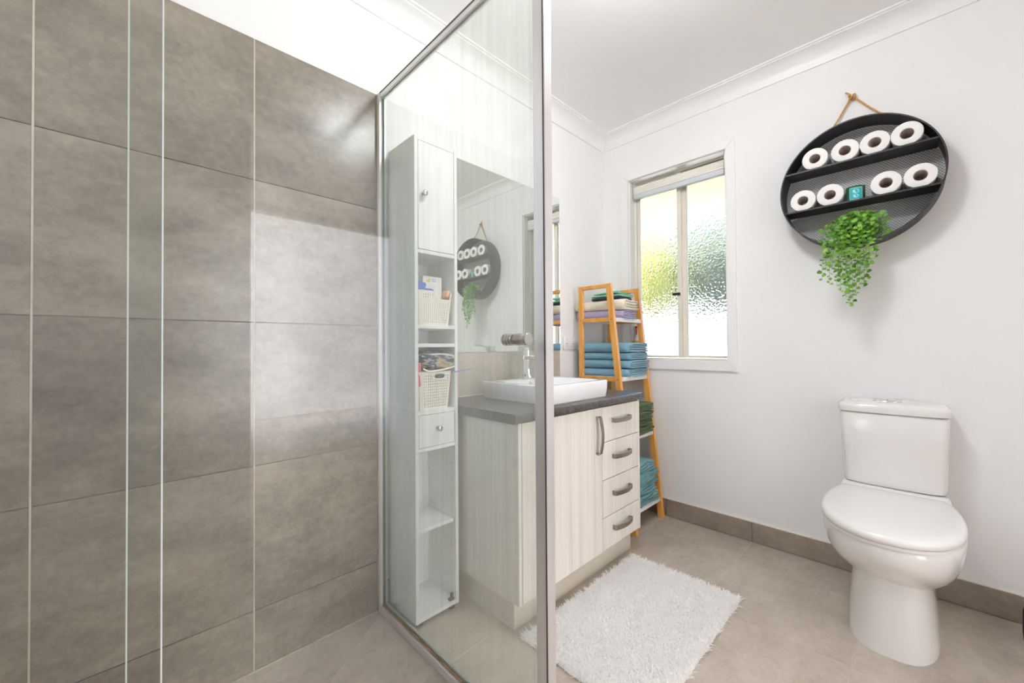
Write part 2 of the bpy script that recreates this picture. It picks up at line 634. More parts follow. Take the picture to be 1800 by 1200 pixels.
wall_back = bx('wall_back', (XL, 0, 0), (0.12, 0.12, H), M['paint'], None, 0)
tag(wall_back, 'white wall behind the vanity, tiled grey in the shower', kind='structure')

def wall_tile(x0, x1, z0, z1, parent=wall_back, mat='tile_w'):
    bm = bmesh.new()
    prism(bm, [(x0, z0), (x1, z0), (x1, z1), (x0, z1)], lambda u, v, h: (u, -h, v), -0.002, 0.008, 0.0012)
    obj('tile', bm, M[mat], parent)

bx('grout_bed', (XL, -0.003, 0), (GX + 0.002, -0.0001, ZT), M['grout_w'], wall_back, 0)
for x in (-2.030, -2.483, -2.936):
    bx('grout_line', (x - 0.0019, -0.0074, 0.003), (x + 0.0019, -0.0031, ZT - 0.001), M['grout_w'], wall_back, 0)
bx('grout_line', (XL, -0.0095, 0.0), (GX - 0.018, -0.0031, 0.0035), M['grout_w'], wall_back, 0)
TX = [GX + 0.002, -2.030, -2.483, -2.936, XL]
TZ = [ZT, ZT - P_, ZT - 2 * P_, ZT - 3 * P_, ZT - 4 * P_, 0.0036]
for i in range(len(TX) - 1):
    for j in range(len(TZ) - 1):
        wall_tile(TX[i + 1] + 0.0016, TX[i] - (0.0016 if i else 0), TZ[j + 1] + 0.0008, TZ[j] - (0.0008 if j else 0))
# splashback strip above the vanity top
bx('grout_bed', (-1.39, -0.0055, 0.786), (-0.494, -0.0001, 0.984), M['grout_w'], wall_back, 0)
for x0, x1 in ((-1.39, -0.948), (-0.946, -0.494)):
    wall_tile(x0, x1, 0.7865, 0.985, wall_back, 'tile_f')
bx('sealant', (-1.383, -0.0145, 0.7845), (-0.495, -0.0085, 0.7885), M['caulk'], wall_back, 0)

# right wall with the window opening
WY0, WY1, WZ0, WZ1 = -0.765, -0.185, 0.918, 2.07
bm = bmesh.new()
box(bm, (0, YF, 0), (0.12, WY0, H))
box(bm, (0, WY1, 0), (0.12, 0.0, H))
box(bm, (0, WY0, 0), (0.12, WY1, WZ0))
box(bm, (0, WY0, WZ1), (0.12, WY1, H))
wall_right = obj('wall_right', bm, M['paint'])
tag(wall_right, 'white wall holding the window and the round shelf', kind='structure')
bm = bmesh.new()
LY0, LY1, LZ0, LZ1 = -0.80, -0.10, 1.10, 2.12      # unseen window, added to brighten the faces turned to the shower
box(bm, (XL - 0.12, YF, 0), (XL, LY0, H))
box(bm, (XL - 0.12, LY1, 0), (XL, 0.12, H))
box(bm, (XL - 0.12, LY0, 0), (XL, LY1, LZ0))
box(bm, (XL - 0.12, LY0, LZ1), (XL, LY1, H))
wl = obj('wall_left', bm, M['paint'])
tag(wl, 'white end wall beyond the shower, with an added window for fill light', kind='structure')
w2 = empty('fill_window', (XL - 0.06, (LY0 + LY1) / 2, LZ0), 'added unseen window giving fill light from the shower end wall', kind='structure')
bx('frame', (XL - 0.08, LY0 + 0.001, LZ0 + 0.001), (XL - 0.03, LY1 - 0.001, LZ0 + 0.03), M['cream'], w2)
bx('frame', (XL - 0.08, LY0 + 0.001, LZ1 - 0.03), (XL - 0.03, LY1 - 0.001, LZ1 - 0.001), M['cream'], w2)
bx('frame', (XL - 0.08, LY0 + 0.001, LZ0 + 0.03), (XL - 0.03, LY0 + 0.03, LZ1 - 0.03), M['cream'], w2)
bx('frame', (XL - 0.08, LY1 - 0.03, LZ0 + 0.03), (XL - 0.03, LY1 - 0.001, LZ1 - 0.03), M['cream'], w2)
bx('pane', (XL - 0.058, LY0 + 0.028, LZ0 + 0.028), (XL - 0.054, LY1 - 0.028, LZ1 - 0.028), M['glass'], w2, 0)
bm = bmesh.new()
OX0, OX1, OZ = -1.86, -0.98, 2.2          # doorway behind the photographer
box(bm, (XL, YF - 0.12, 0), (OX0, YF, H))
box(bm, (OX1, YF - 0.12, 0), (0.12, YF, H))
box(bm, (OX0, YF - 0.12, OZ), (OX1, YF, H))
wf = obj('wall_front', bm, M['paint'])
tag(wf, 'white wall with an open doorway, facing the vanity wall', kind='structure')
bm = bmesh.new()
HY = -4.6
box(bm, (XL, HY - 0.12, 0), (-2.6, HY, H))
box(bm, (0.0, HY - 0.12, 0), (0.12, HY, H))
box(bm, (-2.6, HY - 0.12, 2.33), (0.0, HY, H))
box(bm, (XL - 0.12, HY - 0.12, 0), (XL, YF - 0.12, H))
box(bm, (0.0, HY, 0), (0.12, YF - 0.12, H))
hw = obj('wall_hall', bm, M['paint'])
tag(hw, 'white walls of the adjoining room with a wide opening to daylight', kind='structure')
hf = bx('floor_hall', (XL, HY - 0.12, -0.12), (0.12, YF, -0.002), M['hall_floor'], None, 0)
tag(hf, 'pale timber floor of the adjoining room', kind='structure')
hc = bx('ceiling_hall', (XL, HY - 0.12, H), (0.12, YF, H + 0.1), M['ceil'], None, 0)
tag(hc, 'white ceiling of the adjoining room', kind='structure')
def portal(loc, rot, sx, sy):
    la = bpy.data.lights.new('daylight_portal', 'AREA')
    la.shape = 'RECTANGLE'
    la.size, la.size_y = sx, sy
    la.cycles.is_portal = True
    o = bpy.data.objects.new('daylight_portal', la)
    COL.objects.link(o)
    o.location, o.rotation_euler = loc, rot
portal((-1.3, HY - 0.06, 1.07), (PI / 2, 0, PI), 2.6, 2.15)
portal((XL - 0.1, (LY0 + LY1) / 2, (LZ0 + LZ1) / 2), (0, -PI / 2, 0), 1.02, 0.7)
portal((0.11, -0.475, 1.49), (0, PI / 2, 0), 1.15, 0.58)
ce = bx('ceiling', (XL, YF, H), (0.12, 0.12, H + 0.1), M['ceil'], None, 0)
tag(ce, 'flat white plaster ceiling', kind='structure')

# cove cornices
prof = [(0, -0.081), (0.007, -0.081), (0.009, -0.074)] + \
       [(0.009 + 0.062 * (1 - math.cos(a)), -0.074 + 0.062 * math.sin(a)) for a in [i * PI / 2 / 8 for i in range(1, 9)]] + \
       [(0.071, -0.007), (0.082, -0.007), (0.082, 0.0), (0, 0)]
def cornice(name, fn, s0, s1, label):
    bm = bmesh.new()
    ring_loft(bm, [[fn(d, s0(d)) + Vector((0, 0, H + z)) for d, z in prof], [fn(d, s1(d)) + Vector((0, 0, H + z)) for d, z in prof]])
    tag(obj(name, bm, M['trim'], autosmooth=0.5), label, kind='structure')
cornice('trim_1', lambda d, s: Vector((s, -d, 0)), lambda d: XL + d, lambda d: -d, 'white cove cornice along the vanity wall')
cornice('trim_2', lambda d, s: Vector((-d, s, 0)), lambda d: YF + d, lambda d: -d, 'white cove cornice along the window wall')
cornice('trim_3', lambda d, s: Vector((s, YF + d, 0)), lambda d: XL + d, lambda d: -d, 'white cove cornice along the wall facing the vanity')
cornice('trim_4', lambda d, s: Vector((XL + d, s, 0)), lambda d: YF + d, lambda d: -d, 'white cove cornice along the shower end wall')

# tiled skirtings
br = bx('baseboard_right', (-0.0035, YF, 0.001), (-0.0001, -0.0036, 0.0985), M['grout_w'], None, 0)
tag(br, 'grey tile skirting under the window wall', kind='structure')
edges = [-0.011, -0.415, -0.868, -1.321, -1.774, -2.227, YF]
for i in range(len(edges) - 1):
    bm = bmesh.new()
    prism(bm, [(edges[i + 1] + 0.0012, 0.002), (edges[i] - 0.0012, 0.002), (edges[i] - 0.0012, 0.1), (edges[i + 1] + 0.0012, 0.1)],
          lambda u, v, h: (-h, u, v), 0.001, 0.010, 0.001)
    obj('tile', bm, M['tile_s'], br)
bx('sealant', (-0.0085, YF, 0.1005), (-0.0002, -0.011, 0.103), M['caulk'], br, 0)
bb = bx('baseboard_back', (-1.596, -0.0035, 0.001), (-0.0002, -0.0001, 0.0985), M['grout_w'], None, 0)
tag(bb, 'grey tile skirting under the vanity wall', kind='structure')
for x0, x1 in ((-1.595, -1.15), (-1.147, -0.697), (-0.694, -0.244), (-0.241, -0.0005)):
    bm = bmesh.new()
    prism(bm, [(x0, 0.002), (x1, 0.002), (x1, 0.1), (x0, 0.1)], lambda u, v, h: (u, -h, v), 0.001, 0.010, 0.001)
    obj('tile', bm, M['tile_s'], bb)

# ------------------------------------------------------------------ window
win = empty('window_1', (0, (WY0 + WY1) / 2, WZ0), 'white framed sliding window with hammered obscure glass', kind='structure')
AW = 0.045
def arch(poly):
    bm = bmesh.new()
    prism(bm, poly, lambda u, v, h: (-h, u, v), 0.0002, 0.014, 0.003)
    obj('architrave', bm, M['trim'], win)
y0, y1, z0, z1 = WY0, WY1, WZ0, WZ1
arch([(y0 - AW, z0 - AW), (y1 + AW, z0 - AW), (y1, z0), (y0, z0)])
arch([(y0 - AW, z1 + AW), (y0, z1), (y1, z1), (y1 + AW, z1 + AW)])
arch([(y0 - AW, z0 - AW), (y0, z0), (y0, z1), (y0 - AW, z1 + AW)])
arch([(y1 + AW, z0 - AW), (y1 + AW, z1 + AW), (y1, z1), (y1, z0)])
# timber reveal lining
bx('reveal', (0.0, y0, z0), (0.062, y1, z0 + 0.008), M['trim'], win, 0.001)
bx('reveal', (0.0, y0, z1 - 0.005), (0.062, y1, z1), M['trim'], win, 0.001)
bx('reveal', (0.0, y0, z0 + 0.008), (0.062, y0 + 0.008, z1 - 0.008), M['trim'], win, 0.001)
bx('reveal', (0.0, y1 - 0.008, z0 + 0.008), (0.062, y1, z1 - 0.008), M['trim'], win, 0.001)
# aluminium outer frame
bx('frame', (0.062, y0 + 0.001, z0 + 0.001), (0.105, y1 - 0.001, z0 + 0.018), M['cream'], win)
bx('frame', (0.062, y0 + 0.001, z1 - 0.011), (0.105, y1 - 0.001, z1 - 0.0005), M['cream'], win)
bx('frame', (0.062, y0 + 0.001, z0 + 0.018), (0.105, y0 + 0.022, z1 - 0.011), M['cream'], win)
bx('frame', (0.062, y1 - 0.022, z0 + 0.018), (0.105, y1 - 0.001, z1 - 0.011), M['cream'], win)
def sash(ya, yb, xa, xb, wl_, wr_, pane_x):
    s = empty('sash', (xa, (ya + yb) / 2, z0 + 0.02))
    s.parent = win
    s.location = Vector((xa, (ya + yb) / 2, z0 + 0.02)) - wloc(win)
    bx('stile', (xa, ya, z0 + 0.02), (xb, ya + wl_, z1 - 0.012), M['cream'], s)
    bx('stile', (xa, yb - wr_, z0 + 0.02), (xb, yb, z1 - 0.012), M['cream'], s)
    bx('rail', (xa, ya + wl_, z0 + 0.02), (xb, yb - wr_, z0 + 0.034), M['cream'], s)
    bx('rail', (xa, ya + wl_, z1 - 0.02), (xb, yb - wr_, z1 - 0.012), M['cream'], s)
    bx('pane', (pane_x, ya + wl_ - 0.004, z0 + 0.03), (pane_x + 0.005, yb - wr_ + 0.004, z1 - 0.018), M['hammered'], s, 0)
    return s

s1 = sash(-0.492, y1 - 0.023, 0.066, 0.082, 0.026, 0.018, 0.072)      # sliding leaf, nearer track
s2 = sash(y0 + 0.023, -0.476, 0.086, 0.102, 0.012, 0.042, 0.092)      # fixed leaf, outer track
bm = bmesh.new()
box(bm, (0.050, -0.485, 1.312), (0.066, -0.468, 1.330), 0.003)
box(bm, (0.046, -0.474, 1.313), (0.054, -0.440, 1.329), 0.003)
obj('latch', bm, M['black_pl'], s1)
bx('gasket', (0.0655, y1 - 0.0225, z0 + 0.022), (0.0665, y1 - 0.0195, z1 - 0.026), M['rubber'], win, 0)

# blind gathered at the top of the window
bl = empty('window_blind', (0.03, -0.475, 1.955), 'cream blind gathered at the top of the obscure window', 'blind')
for k in range(4):
    za = 1.984 + k * 0.0117
    bm = bmesh.new()
    box(bm, (0.026, -0.742, za), (0.054, -0.207, za + 0.0115), 0.003, 2)
    obj('fold', bm, M['blind'], bl, autosmooth=0.9)
bx('bottom_rail', (0.025, -0.744, 1.952), (0.055, -0.205, 1.983), M['blind_rail'], bl, 0.004, 2)
for yy in (-0.7455, -0.2015):
    bx('bracket', (0.030, yy - 0.0015, 1.984), (0.05, yy + 0.0015, 2.0645), M['cream'], bl, 0)
bm = bmesh.new()
tube(bm, [(0.03, -0.751, 2.06), (0.03, -0.7515, 1.9), (0.03, -0.751, 1.82)], 0.0012, 6)
obj('cord', bm, M['cream'], bl)

# ------------------------------------------------------------------ outdoors
so = bx('eave_soffit', (0.13, -3.0, 2.16), (1.12, 2.5, 2.24), M['soffit'], None, 0)
tag(so, 'beige eave lining outside above the window', kind='structure')
gr = bx('ground', (-12, -14, -0.3), (14, 8, -0.2), M['ground'], None, 0)
tag(gr, 'pale concrete ground outside the window', kind='structure')
fe = bx('boundary_wall', (3.0, -4, -0.2), (3.15, 7, 1.42), M['fence_w'], None, 0.01)
tag(fe, 'sunlit white boundary wall outside the window', kind='structure')

cw = bx('bounce_wall', (-12, -8.15, -0.2), (6, -8, 4.6), M['fence_w'], None, 0.01)  # added out of view: bright even surface for the shower glass to reflect
tag(cw, 'unseen sunlit white wall added to shine through the doorway', kind='structure')
def tree(name, x, y, zc, r, hgt, mat, seed, label):
    t = empty(name, (x, y, -0.2), label, 'tree')
    rng = random.Random(seed)
    bm = bmesh.new()
    tube(bm, [(x, y, -0.2), (x + 0.03, y + 0.02, zc * 0.5), (x, y, zc)], [0.07, 0.05, 0.03], 8)
    obj('trunk', bm, M['trunk'], t)
    bm = bmesh.new()
    for k in range(4200):
        d = Vector((rng.gauss(0, 1), rng.gauss(0, 1), rng.gauss(0, 1))).normalized() * (rng.random() ** 0.4)
        c = Vector((x + d.x * r, y + d.y * r, zc + d.z * hgt))
        a = Vector((rng.gauss(0, 1), rng.gauss(0, 1), rng.gauss(0, 1))).normalized() * 0.09
        b = a.orthogonal().normalized() * 0.06
        bm.faces.new([bm.verts.new(p) for p in (c - a, c + b, c + a, c - b)])
    f = obj('foliage', bm, mat, t)
    f['kind'] = 'stuff'
tree('garden_shrub', 4.0, 1.75, 2.05, 0.55, 0.92, M['lf_yel'], 3, 'yellow-green shrub blurred behind the left window pane')
tree('garden_tree', 5.2, 0.95, 2.45, 0.85, 0.82, M['lf_gry'], 4, 'grey-green tree blurred behind the right window pane')

# ------------------------------------------------------------------ ceiling lamp (a real dome lamp)
x, y = LAMP_POS
d = empty('ceiling_lamp', (x, y, H), 'round white glass lamp on the ceiling over the middle of the room', 'light')
bm = bmesh.new()
lathe(bm, [(0.120, 0), (0.124, -0.004), (0.124, -0.022), (0.112, -0.030)], (x, y, H), n=48)
obj('base', bm, M['trim'], d, autosmooth=0.5)
bm = bmesh.new()
lathe(bm, [(0.118, -0.0305), (0.138, -0.040), (0.147, -0.055)] + [(0.150 * math.cos(a), -0.066 - 0.085 * math.sin(a)) for a in [PI / 2 * i / 10 for i in range(0, 10)]] + [(0.008, -0.151)], (x, y, H), n=48)
obj('diffuser', bm, M['lens'], d, smooth=True)

# ================================================================== SHOWER SCREENS
sc = empty('shower_side_screen', (GX, -0.43, 0.0), 'fixed clear shower glass beside the white cabinet, in a silver frame', 'shower screen')
bx('glass_pane', (GX - 0.003, -0.838, 0.018), (GX + 0.003, -0.014, 1.99), M['glass_side'], sc, 0)
bm = bmesh.new()
box(bm, (GX - 0.014, -0.0285, 0.028), (GX - 0.0045, -0.0085, 2.003), 0.001)
box(bm, (GX + 0.0045, -0.0285, 0.028), (GX + 0.014, -0.0085, 2.003), 0.001)
box(bm, (GX - 0.014, -0.0125, 0.028), (GX + 0.014, -0.0085, 2.003), 0)
obj('wall_channel', bm, M['alu_w'], sc)
bx('gasket', (GX - 0.0045, -0.0315, 0.03), (GX - 0.0031, -0.0125, 1.985), M['edge_g'], sc, 0)
bx('gasket', (GX + 0.0031, -0.034, 0.03), (GX + 0.0045, -0.0125, 1.985), M['rubber'], sc, 0)
bm = bmesh.new()
box(bm, (GX - 0.016, -0.829, 0.0), (GX - 0.0045, -0.0085, 0.027), 0.0015)
box(bm, (GX + 0.0045, -0.829, 0.0), (GX + 0.016, -0.0085, 0.027), 0.0015)
box(bm, (GX - 0.0045, -0.829, 0.0), (GX + 0.0045, -0.0085, 0.016), 0)
obj('bottom_rail', bm, M['alu'], sc)
bm = bmesh.new()
box(bm, (GX - 0.0075, -0.829, 0.0272), (GX - 0.0031, -0.029, 0.0315), 0.001)
obj('sealant', bm, M['rust'], sc)
bm = bmesh.new()
box(bm, (GX + 0.0031, -0.829, 0.0272), (GX + 0.0085, -0.03, 0.034), 0.001)
obj('gasket', bm, M['edge_g'], sc)
bx('silicone', (GX - 0.0175, -0.0125, 0.002), (GX - 0.0142, -0.0085, 2.0), M['silicone'], sc, 0)
bm = bmesh.new()
box(bm, (GX - 0.010, -0.829, 1.984), (GX - 0.0032, -0.0287, 2.004), 0.001)
box(bm, (GX + 0.0032, -0.829, 1.984), (GX + 0.010, -0.0287, 2.004), 0.001)
box(bm, (GX - 0.0032, -0.829, 1.9905), (GX + 0.0032, -0.0287, 2.004), 0)
obj('top_rail', bm, M['alu_w'], sc)
bx('gasket', (GX - 0.0115, -0.829, 2.0005), (GX - 0.0102, -0.012, 2.005), M['rubber'], sc, 0)
bm = bmesh.new()
box(bm, (GX - 0.014, -0.868, 0.0), (GX + 0.014, -0.8305, 2.004), 0.0015)
obj('corner_post', bm, M['alu'], sc)
bx('gasket', (GX - 0.0165, -0.8665, 0.02), (GX - 0.0142, -0.8635, 2.0), M['rubber'], sc, 0)
bx('edge_strip', (GX - 0.0044, -0.8303, 0.03), (GX + 0.0044, -0.8265, 1.983), M['edge_g'], sc, 0)

DX0, DX1 = -2.327, GX - 0.018
dr = empty('shower_door', ((DX0 + DX1) / 2, -0.848, 0.015), 'clear glass shower door with a round metal knob near the silver post', 'shower door')
bx('glass_pane', (DX0 + 0.0015, -0.851, 0.02), (DX1, -0.845, 1.99), M['glass'], dr, 0)
bx('polished_edge', (DX0, -0.8515, 0.02), (DX0 + 0.0015, -0.8445, 1.99), M['edge'], dr, 0)
kb = empty('knob', (-1.703, -0.85, 1.031))
kb.parent = dr
kb.location = Vector((-1.703, -0.848, 1.031)) - wloc(dr)
R0 = 0.0135
bm = bmesh.new()
lathe(bm, [(R0 - .001, -0.8905), (R0, -0.8895), (R0, -0.883), (R0 - .0012, -0.8825), (R0 - .0012, -0.8815), (R0, -0.881), (R0, -0.877),
           (R0 - .0012, -0.8765), (R0 - .0012, -0.8755), (R0, -0.875), (R0, -0.853), (R0 - .001, -0.8515)], (-1.703, 0, 1.031), 'Y', 40)
obj('outer_grip', bm, M['steel'], kb, autosmooth=0.5)
bm = bmesh.new()
lathe(bm, [(R0 - .001, -0.8445), (R0, -0.843), (R0, -0.836), (R0 - .0012, -0.8355), (R0 - .0012, -0.8345), (R0, -0.834), (R0, -0.826),
           (R0 - .0012, -0.8255), (R0 - .0012, -0.8245), (R0, -0.824), (R0, -0.8165), (R0 - .001, -0.8155)], (-1.703, 0, 1.031), 'Y', 40)
obj('inner_grip', bm, M['steel'], kb, autosmooth=0.5)

fs = empty('shower_front_screen', (-2.7, -0.868, 0.0), 'fixed clear shower glass left of the door, its edge overlapping the door', 'shower screen')
bx('glass_pane', (XL + 0.001, -0.871, 0.02), (-2.2985, -0.865, 1.99), M['glass_front'], fs, 0)
bx('polished_edge', (-2.2985, -0.8715, 0.02), (-2.297, -0.8645, 1.99), M['edge'], fs, 0)
bx('bottom_rail', (XL + 0.001, -0.874, 0.0), (-2.30, -0.862, 0.02), M['alu'], fs)

# ================================================================== VANITY
VX0, VX1, VY = -1.355, -0.505, -0.512
va = empty('vanity_cabinet', ((VX0 + VX1) / 2, -0.25, 0), 'limed-wood vanity cabinet with one tall door and four drawers', 'vanity')
bm = bmesh.new()
box(bm, (VX0, VY + 0.001, 0.12), (VX0 + 0.016, -0.002, 0.7485), 0.001)
box(bm, (VX1 - 0.016, VY + 0.001, 0.12), (VX1, -0.012, 0.7485), 0.001)
box(bm, (VX0 + 0.016, VY + 0.02, 0.12), (VX1 - 0.016, -0.012, 0.136), 0)
box(bm, (VX0 + 0.016, -0.03, 0.136), (VX1 - 0.016, -0.014, 0.74), 0)
box(bm, (VX0 + 0.016, VY + 0.02, 0.73), (VX1 - 0.016, -0.03, 0.748), 0)
box(bm, (-0.847, VY + 0.021, 0.136), (-0.831, -0.03, 0.73), 0)
obj('carcass', bm, M['vwood'], va)
bm = bmesh.new()
box(bm, (-1.325, -0.455, 0.0), (-0.505, -0.440, 0.1195), 0)
box(bm, (-1.325, -0.440, 0.0), (-1.310, -0.013, 0.1195), 0)
box(bm, (-0.520, -0.440, 0.0), (-0.505, -0.013, 0.1195), 0)
obj('kickboard', bm, M['kick'], va)

def handle(c, vertical, parent, L=0.128, hgt=0.017):
    """flat bow handle: arched strap with two returned feet"""
    bm = bmesh.new()
    n = 14
    rings = []
    def ring(u, d, tdir):
        # strap section: hgt wide, 5 mm thick, along the arch
        nrm = (-tdir[1], tdir[0])
        out = []
        for a, b in ((-1, -1), (1, -1), (1, 1), (-1, 1)):
            uu = u + nrm[0] * 0.0022 * b
            dd = d + nrm[1] * 0.0022 * b
            s = a * hgt / 2
            if vertical:
                out.append(Vector((c[0] + s, c[1] - dd, c[2] + uu)))
            else:
                out.append(Vector((c[0] + uu, c[1] - dd, c[2] + s)))
        return out
    path = [(-L / 2 + 0.004, 0.0005), (-L / 2, 0.012), (-L / 2 + 0.004, 0.019)]
    for i in range(1, n):
        u = -L / 2 + 0.004 + (L - 0.008) * i / n
        path.append((u, 0.019 + 0.011 * math.sin(PI * i / n)))
    path += [(L / 2 - 0.004, 0.019), (L / 2, 0.012), (L / 2 - 0.004, 0.0005)]
    for i, (u, d) in enumerate(path):
        a = path[max(0, i - 1)]
        b = path[min(len(path) - 1, i + 1)]
        t = Vector((b[0] - a[0], b[1] - a[1])).normalized()
        rings.append(ring(u, d, (t.x, t.y)))
    ring_loft(bm, rings)
    obj('handle', bm, M['nickel'], parent, autosmooth=0.7)

d = bx('door', (VX0 + 0.0175, VY, 0.122), (-0.8405, VY + 0.018, 0.7465), M['vwood'], va, 0.001)
handle((-0.878, VY, 0.632), True, d, 0.16, 0.017)
zs = [0.7465, 0.591, 0.427, 0.263, 0.122]
for k in range(4):
    d = bx('drawer', (-0.8375, VY, zs[k + 1] + 0.0016), (VX1 - 0.0185, VY + 0.018, zs[k] - 0.0016), M['vwood'], va, 0.001)
    handle((-0.688, VY, (zs[k] + zs[k + 1]) / 2 + 0.012), False, d, 0.145, 0.019)

bm = bmesh.new()
pr = [(-0.002, 0.7495), (-0.516, 0.7495), (-0.523, 0.7515), (-0.527, 0.758), (-0.527, 0.772), (-0.524, 0.780), (-0.517, 0.784), (-0.0155, 0.784), (-0.002, 0.784)]
ring_loft(bm, [[Vector((x, y, z)) for y, z in pr] for x in (-1.382, -0.494)])
tag(obj('countertop', bm, M['stone'], autosmooth=0.6), 'dark grey speckled vanity top with a rounded front edge', 'countertop')

# basin
BX0, BX1, BY0, BY1, BZ = -1.160, -0.735, -0.482, -0.082, 0.7845
def rrect(x0, x1, y0, y1, r, z, n=6):
    out = []
    for cx, cy, a0 in ((x1 - r, y1 - r, 0), (x0 + r, y1 - r, PI / 2), (x0 + r, y0 + r, PI), (x1 - r, y0 + r, 1.5 * PI)):
        for k in range(n + 1):
            a = a0 + PI / 2 * k / n
            out.append(Vector((cx + r * math.cos(a), cy + r * math.sin(a), z)))
    return out
ba = empty('basin', ((BX0 + BX1) / 2, (BY0 + BY1) / 2, BZ), 'white square ceramic basin on the dark vanity top', 'basin')
bm = bmesh.new()
zt = 0.859
rings = [rrect(BX0 + .006, BX1 - .006, BY0 + .006, BY1 - .006, .012, BZ),
         rrect(BX0 + .002, BX1 - .002, BY0 + .002, BY1 - .002, .013, BZ + .03),
         rrect(BX0, BX1, BY0, BY1, .014, zt - .006), rrect(BX0 + .0015, BX1 - .0015, BY0 + .0015, BY1 - .0015, .0135, zt - .002),
         rrect(BX0 + .005, BX1 - .005, BY0 + .005, BY1 - .005, .012, zt),
         rrect(BX0 + .020, BX1 - .020, BY0 + .020, BY1 - .098, .045, zt),
         rrect(BX0 + .025, BX1 - .025, BY0 + .025, BY1 - .103, .05, zt - .006),
         rrect(BX0 + .036, BX1 - .036, BY0 + .036, BY1 - .112, .055, zt - .035),
         rrect(BX0 + .06, BX1 - .06, BY0 + .06, BY1 - .135, .06, zt - .052),
         rrect(BX0 + .15, BX1 - .15, BY0 + .12, BY1 - .19, .04, zt - .057)]
ring_loft(bm, rings)
obj('bowl', bm, M['ceramic2'], ba, autosmooth=0.8)
bm = bmesh.new()
lathe(bm, [(0.012, 0), (0.012, -0.002), (0.009, -0.003)], ((BX0 + BX1) / 2, BY1 - 0.1095, zt - 0.022), 'Y', 24)
obj('overflow_ring', bm, M['chrome'], ba)
bm = bmesh.new()
lathe(bm, [(0.03, zt - .0565), (0.03, zt - .054), (0.024, zt - .0515)], ((BX0 + BX1) / 2, (BY0 + BY1) / 2 - .03, 0), 'Z', 28)
obj('waste', bm, M['chrome'], ba, autosmooth=0.5)

tp = empty('basin_tap', (-0.93, -0.128, zt), 'square chrome mixer tap on the back ledge of the basin', 'tap')
tx, ty = -0.928, -0.128
def sq(s, z, dy=0):
    return rrect(tx - s, tx + s, ty - s + dy, ty + s + dy, 0.003, z, 2)
bm = bmesh.new()
ring_loft(bm, [sq(.028, zt + .0005), sq(.028, zt + .006), sq(.023, zt + .016), sq(.0205, zt + .05), sq(.0205, zt + .135)])
obj('body', bm, M['chrome'], tp, autosmooth=0.5)
bx('spout', (tx - .016, ty - .155, zt + .092), (tx + .016, ty - .0207, zt + .110), M['chrome'], tp, .002)
bm = bmesh.new()
lathe(bm, [(0.011, zt + .0835), (0.011, zt + .0918)], (tx, ty - .138, 0), 'Z', 20)
obj('aerator', bm, M['chrome'], tp, autosmooth=0.5)
bm = bmesh.new()
box(bm, (tx - .0195, ty - .0195, zt + .1365), (tx + .0195, ty + .0195, zt + .158), .002)
bar(bm, (tx, ty - .018, zt + .153), (tx, ty - .12, zt + .164), .03, .006)
obj('lever', bm, M['chrome'], tp)

# mirror, power point
mi = empty('mirror', (-0.92, -0.003, 0.988), 'frameless wall mirror above the tiled splashback', 'mirror')
bx('glass', (-1.375, -0.006, 0.989), (-0.487, -0.001, 1.882), M['mirror'], mi, 0.0)
ps = empty('power_point', (-0.398, -0.006, 1.03), 'white double power point on the wall right of the mirror', 'power point')
bx('plate', (-0.460, -0.0105, 0.993), (-0.340, -0.0003, 1.069), M['white_pl'], ps, .003, 2)
for x in (-0.432, -0.368):
    bx('switch', (x - .007, -0.0145, 1.047), (x + .007, -0.0107, 1.062), M['white_pl'], ps, .001)
    bm = bmesh.new()
    bar(bm, (x - .008, -0.0108, 1.030), (x - .003, -0.0108, 1.024), .002, .0006, (0, 1, 0))
    bar(bm, (x + .008, -0.0108, 1.030), (x + .003, -0.0108, 1.024), .002, .0006, (0, 1, 0))
    bar(bm, (x, -0.0108, 1.017), (x, -0.0108, 1.009), .002, .0006, (0, 1, 0))
    obj('socket_slots', bm, M['rubber'], ps)

# ================================================================== TALL WHITE CABINET
CX0, CX1, CY0, CY1 = -1.577, -1.387, -0.212, -0.016
tcb = empty('storage_cabinet', ((CX0 + CX1) / 2, (CY0 + CY1) / 2, 0), 'tall narrow white cabinet with a top door, open shelves and one drawer', 'cabinet')
T = 0.014
for za, zb in ((0.02, 0.7795), (0.7805, 1.787)):
    for xa in (CX0, CX1 - T):
        sp = bx('side_panel', (xa, CY0, za), (xa + T, CY1, zb), M['lam'], tcb, .0008)
        if xa > -1.45:
            bm = bmesh.new()
            for z in np.arange(za + 0.09, zb - 0.05, 0.064):
                if 1.38 < z:
                    continue
                for y in (CY0 + .028, CY1 - .03):
                    lathe(bm, [(0.0022, -0.0004), (0.0022, 0.0)], (xa - .0001, y, z), 'X', 8)
            tag(obj('peg_holes', bm, M['rubber'], sp), kind='stuff')
for xa in ((CX0 + .012), (CX1 - .032)):
    for ya in (CY0 + .012, CY1 - .03):
        bx('foot', (xa, ya, 0.0), (xa + .02, ya + .018, 0.0198), M['black_pl'], tcb, .001)
IX0, IX1 = CX0 + T + .0003, CX1 - T - .0003
bx('back_panel', (IX0, CY1 - .006, .036), (IX1, CY1 - .003, 1.772), M['lam_dim'], tcb, 0)
bx('base_board', (IX0, CY0 + .001, .0203), (IX1, CY1 - .003, .036), M['lam'], tcb, .0008)
bx('top_board', (IX0, CY0 + .001, 1.773), (IX1, CY1 - .0003, 1.787), M['lam'], tcb, .0008)
for z, rec in ((0.346, .014), (0.645, 0), (0.7795, 0), (1.0275, 0), (1.0965, 0), (1.3725, 0)):
    bx('shelf', (IX0, CY0 + .001 + rec, z - .0135), (IX1, CY1 - .0065, z), M['lam'], tcb, .0008)
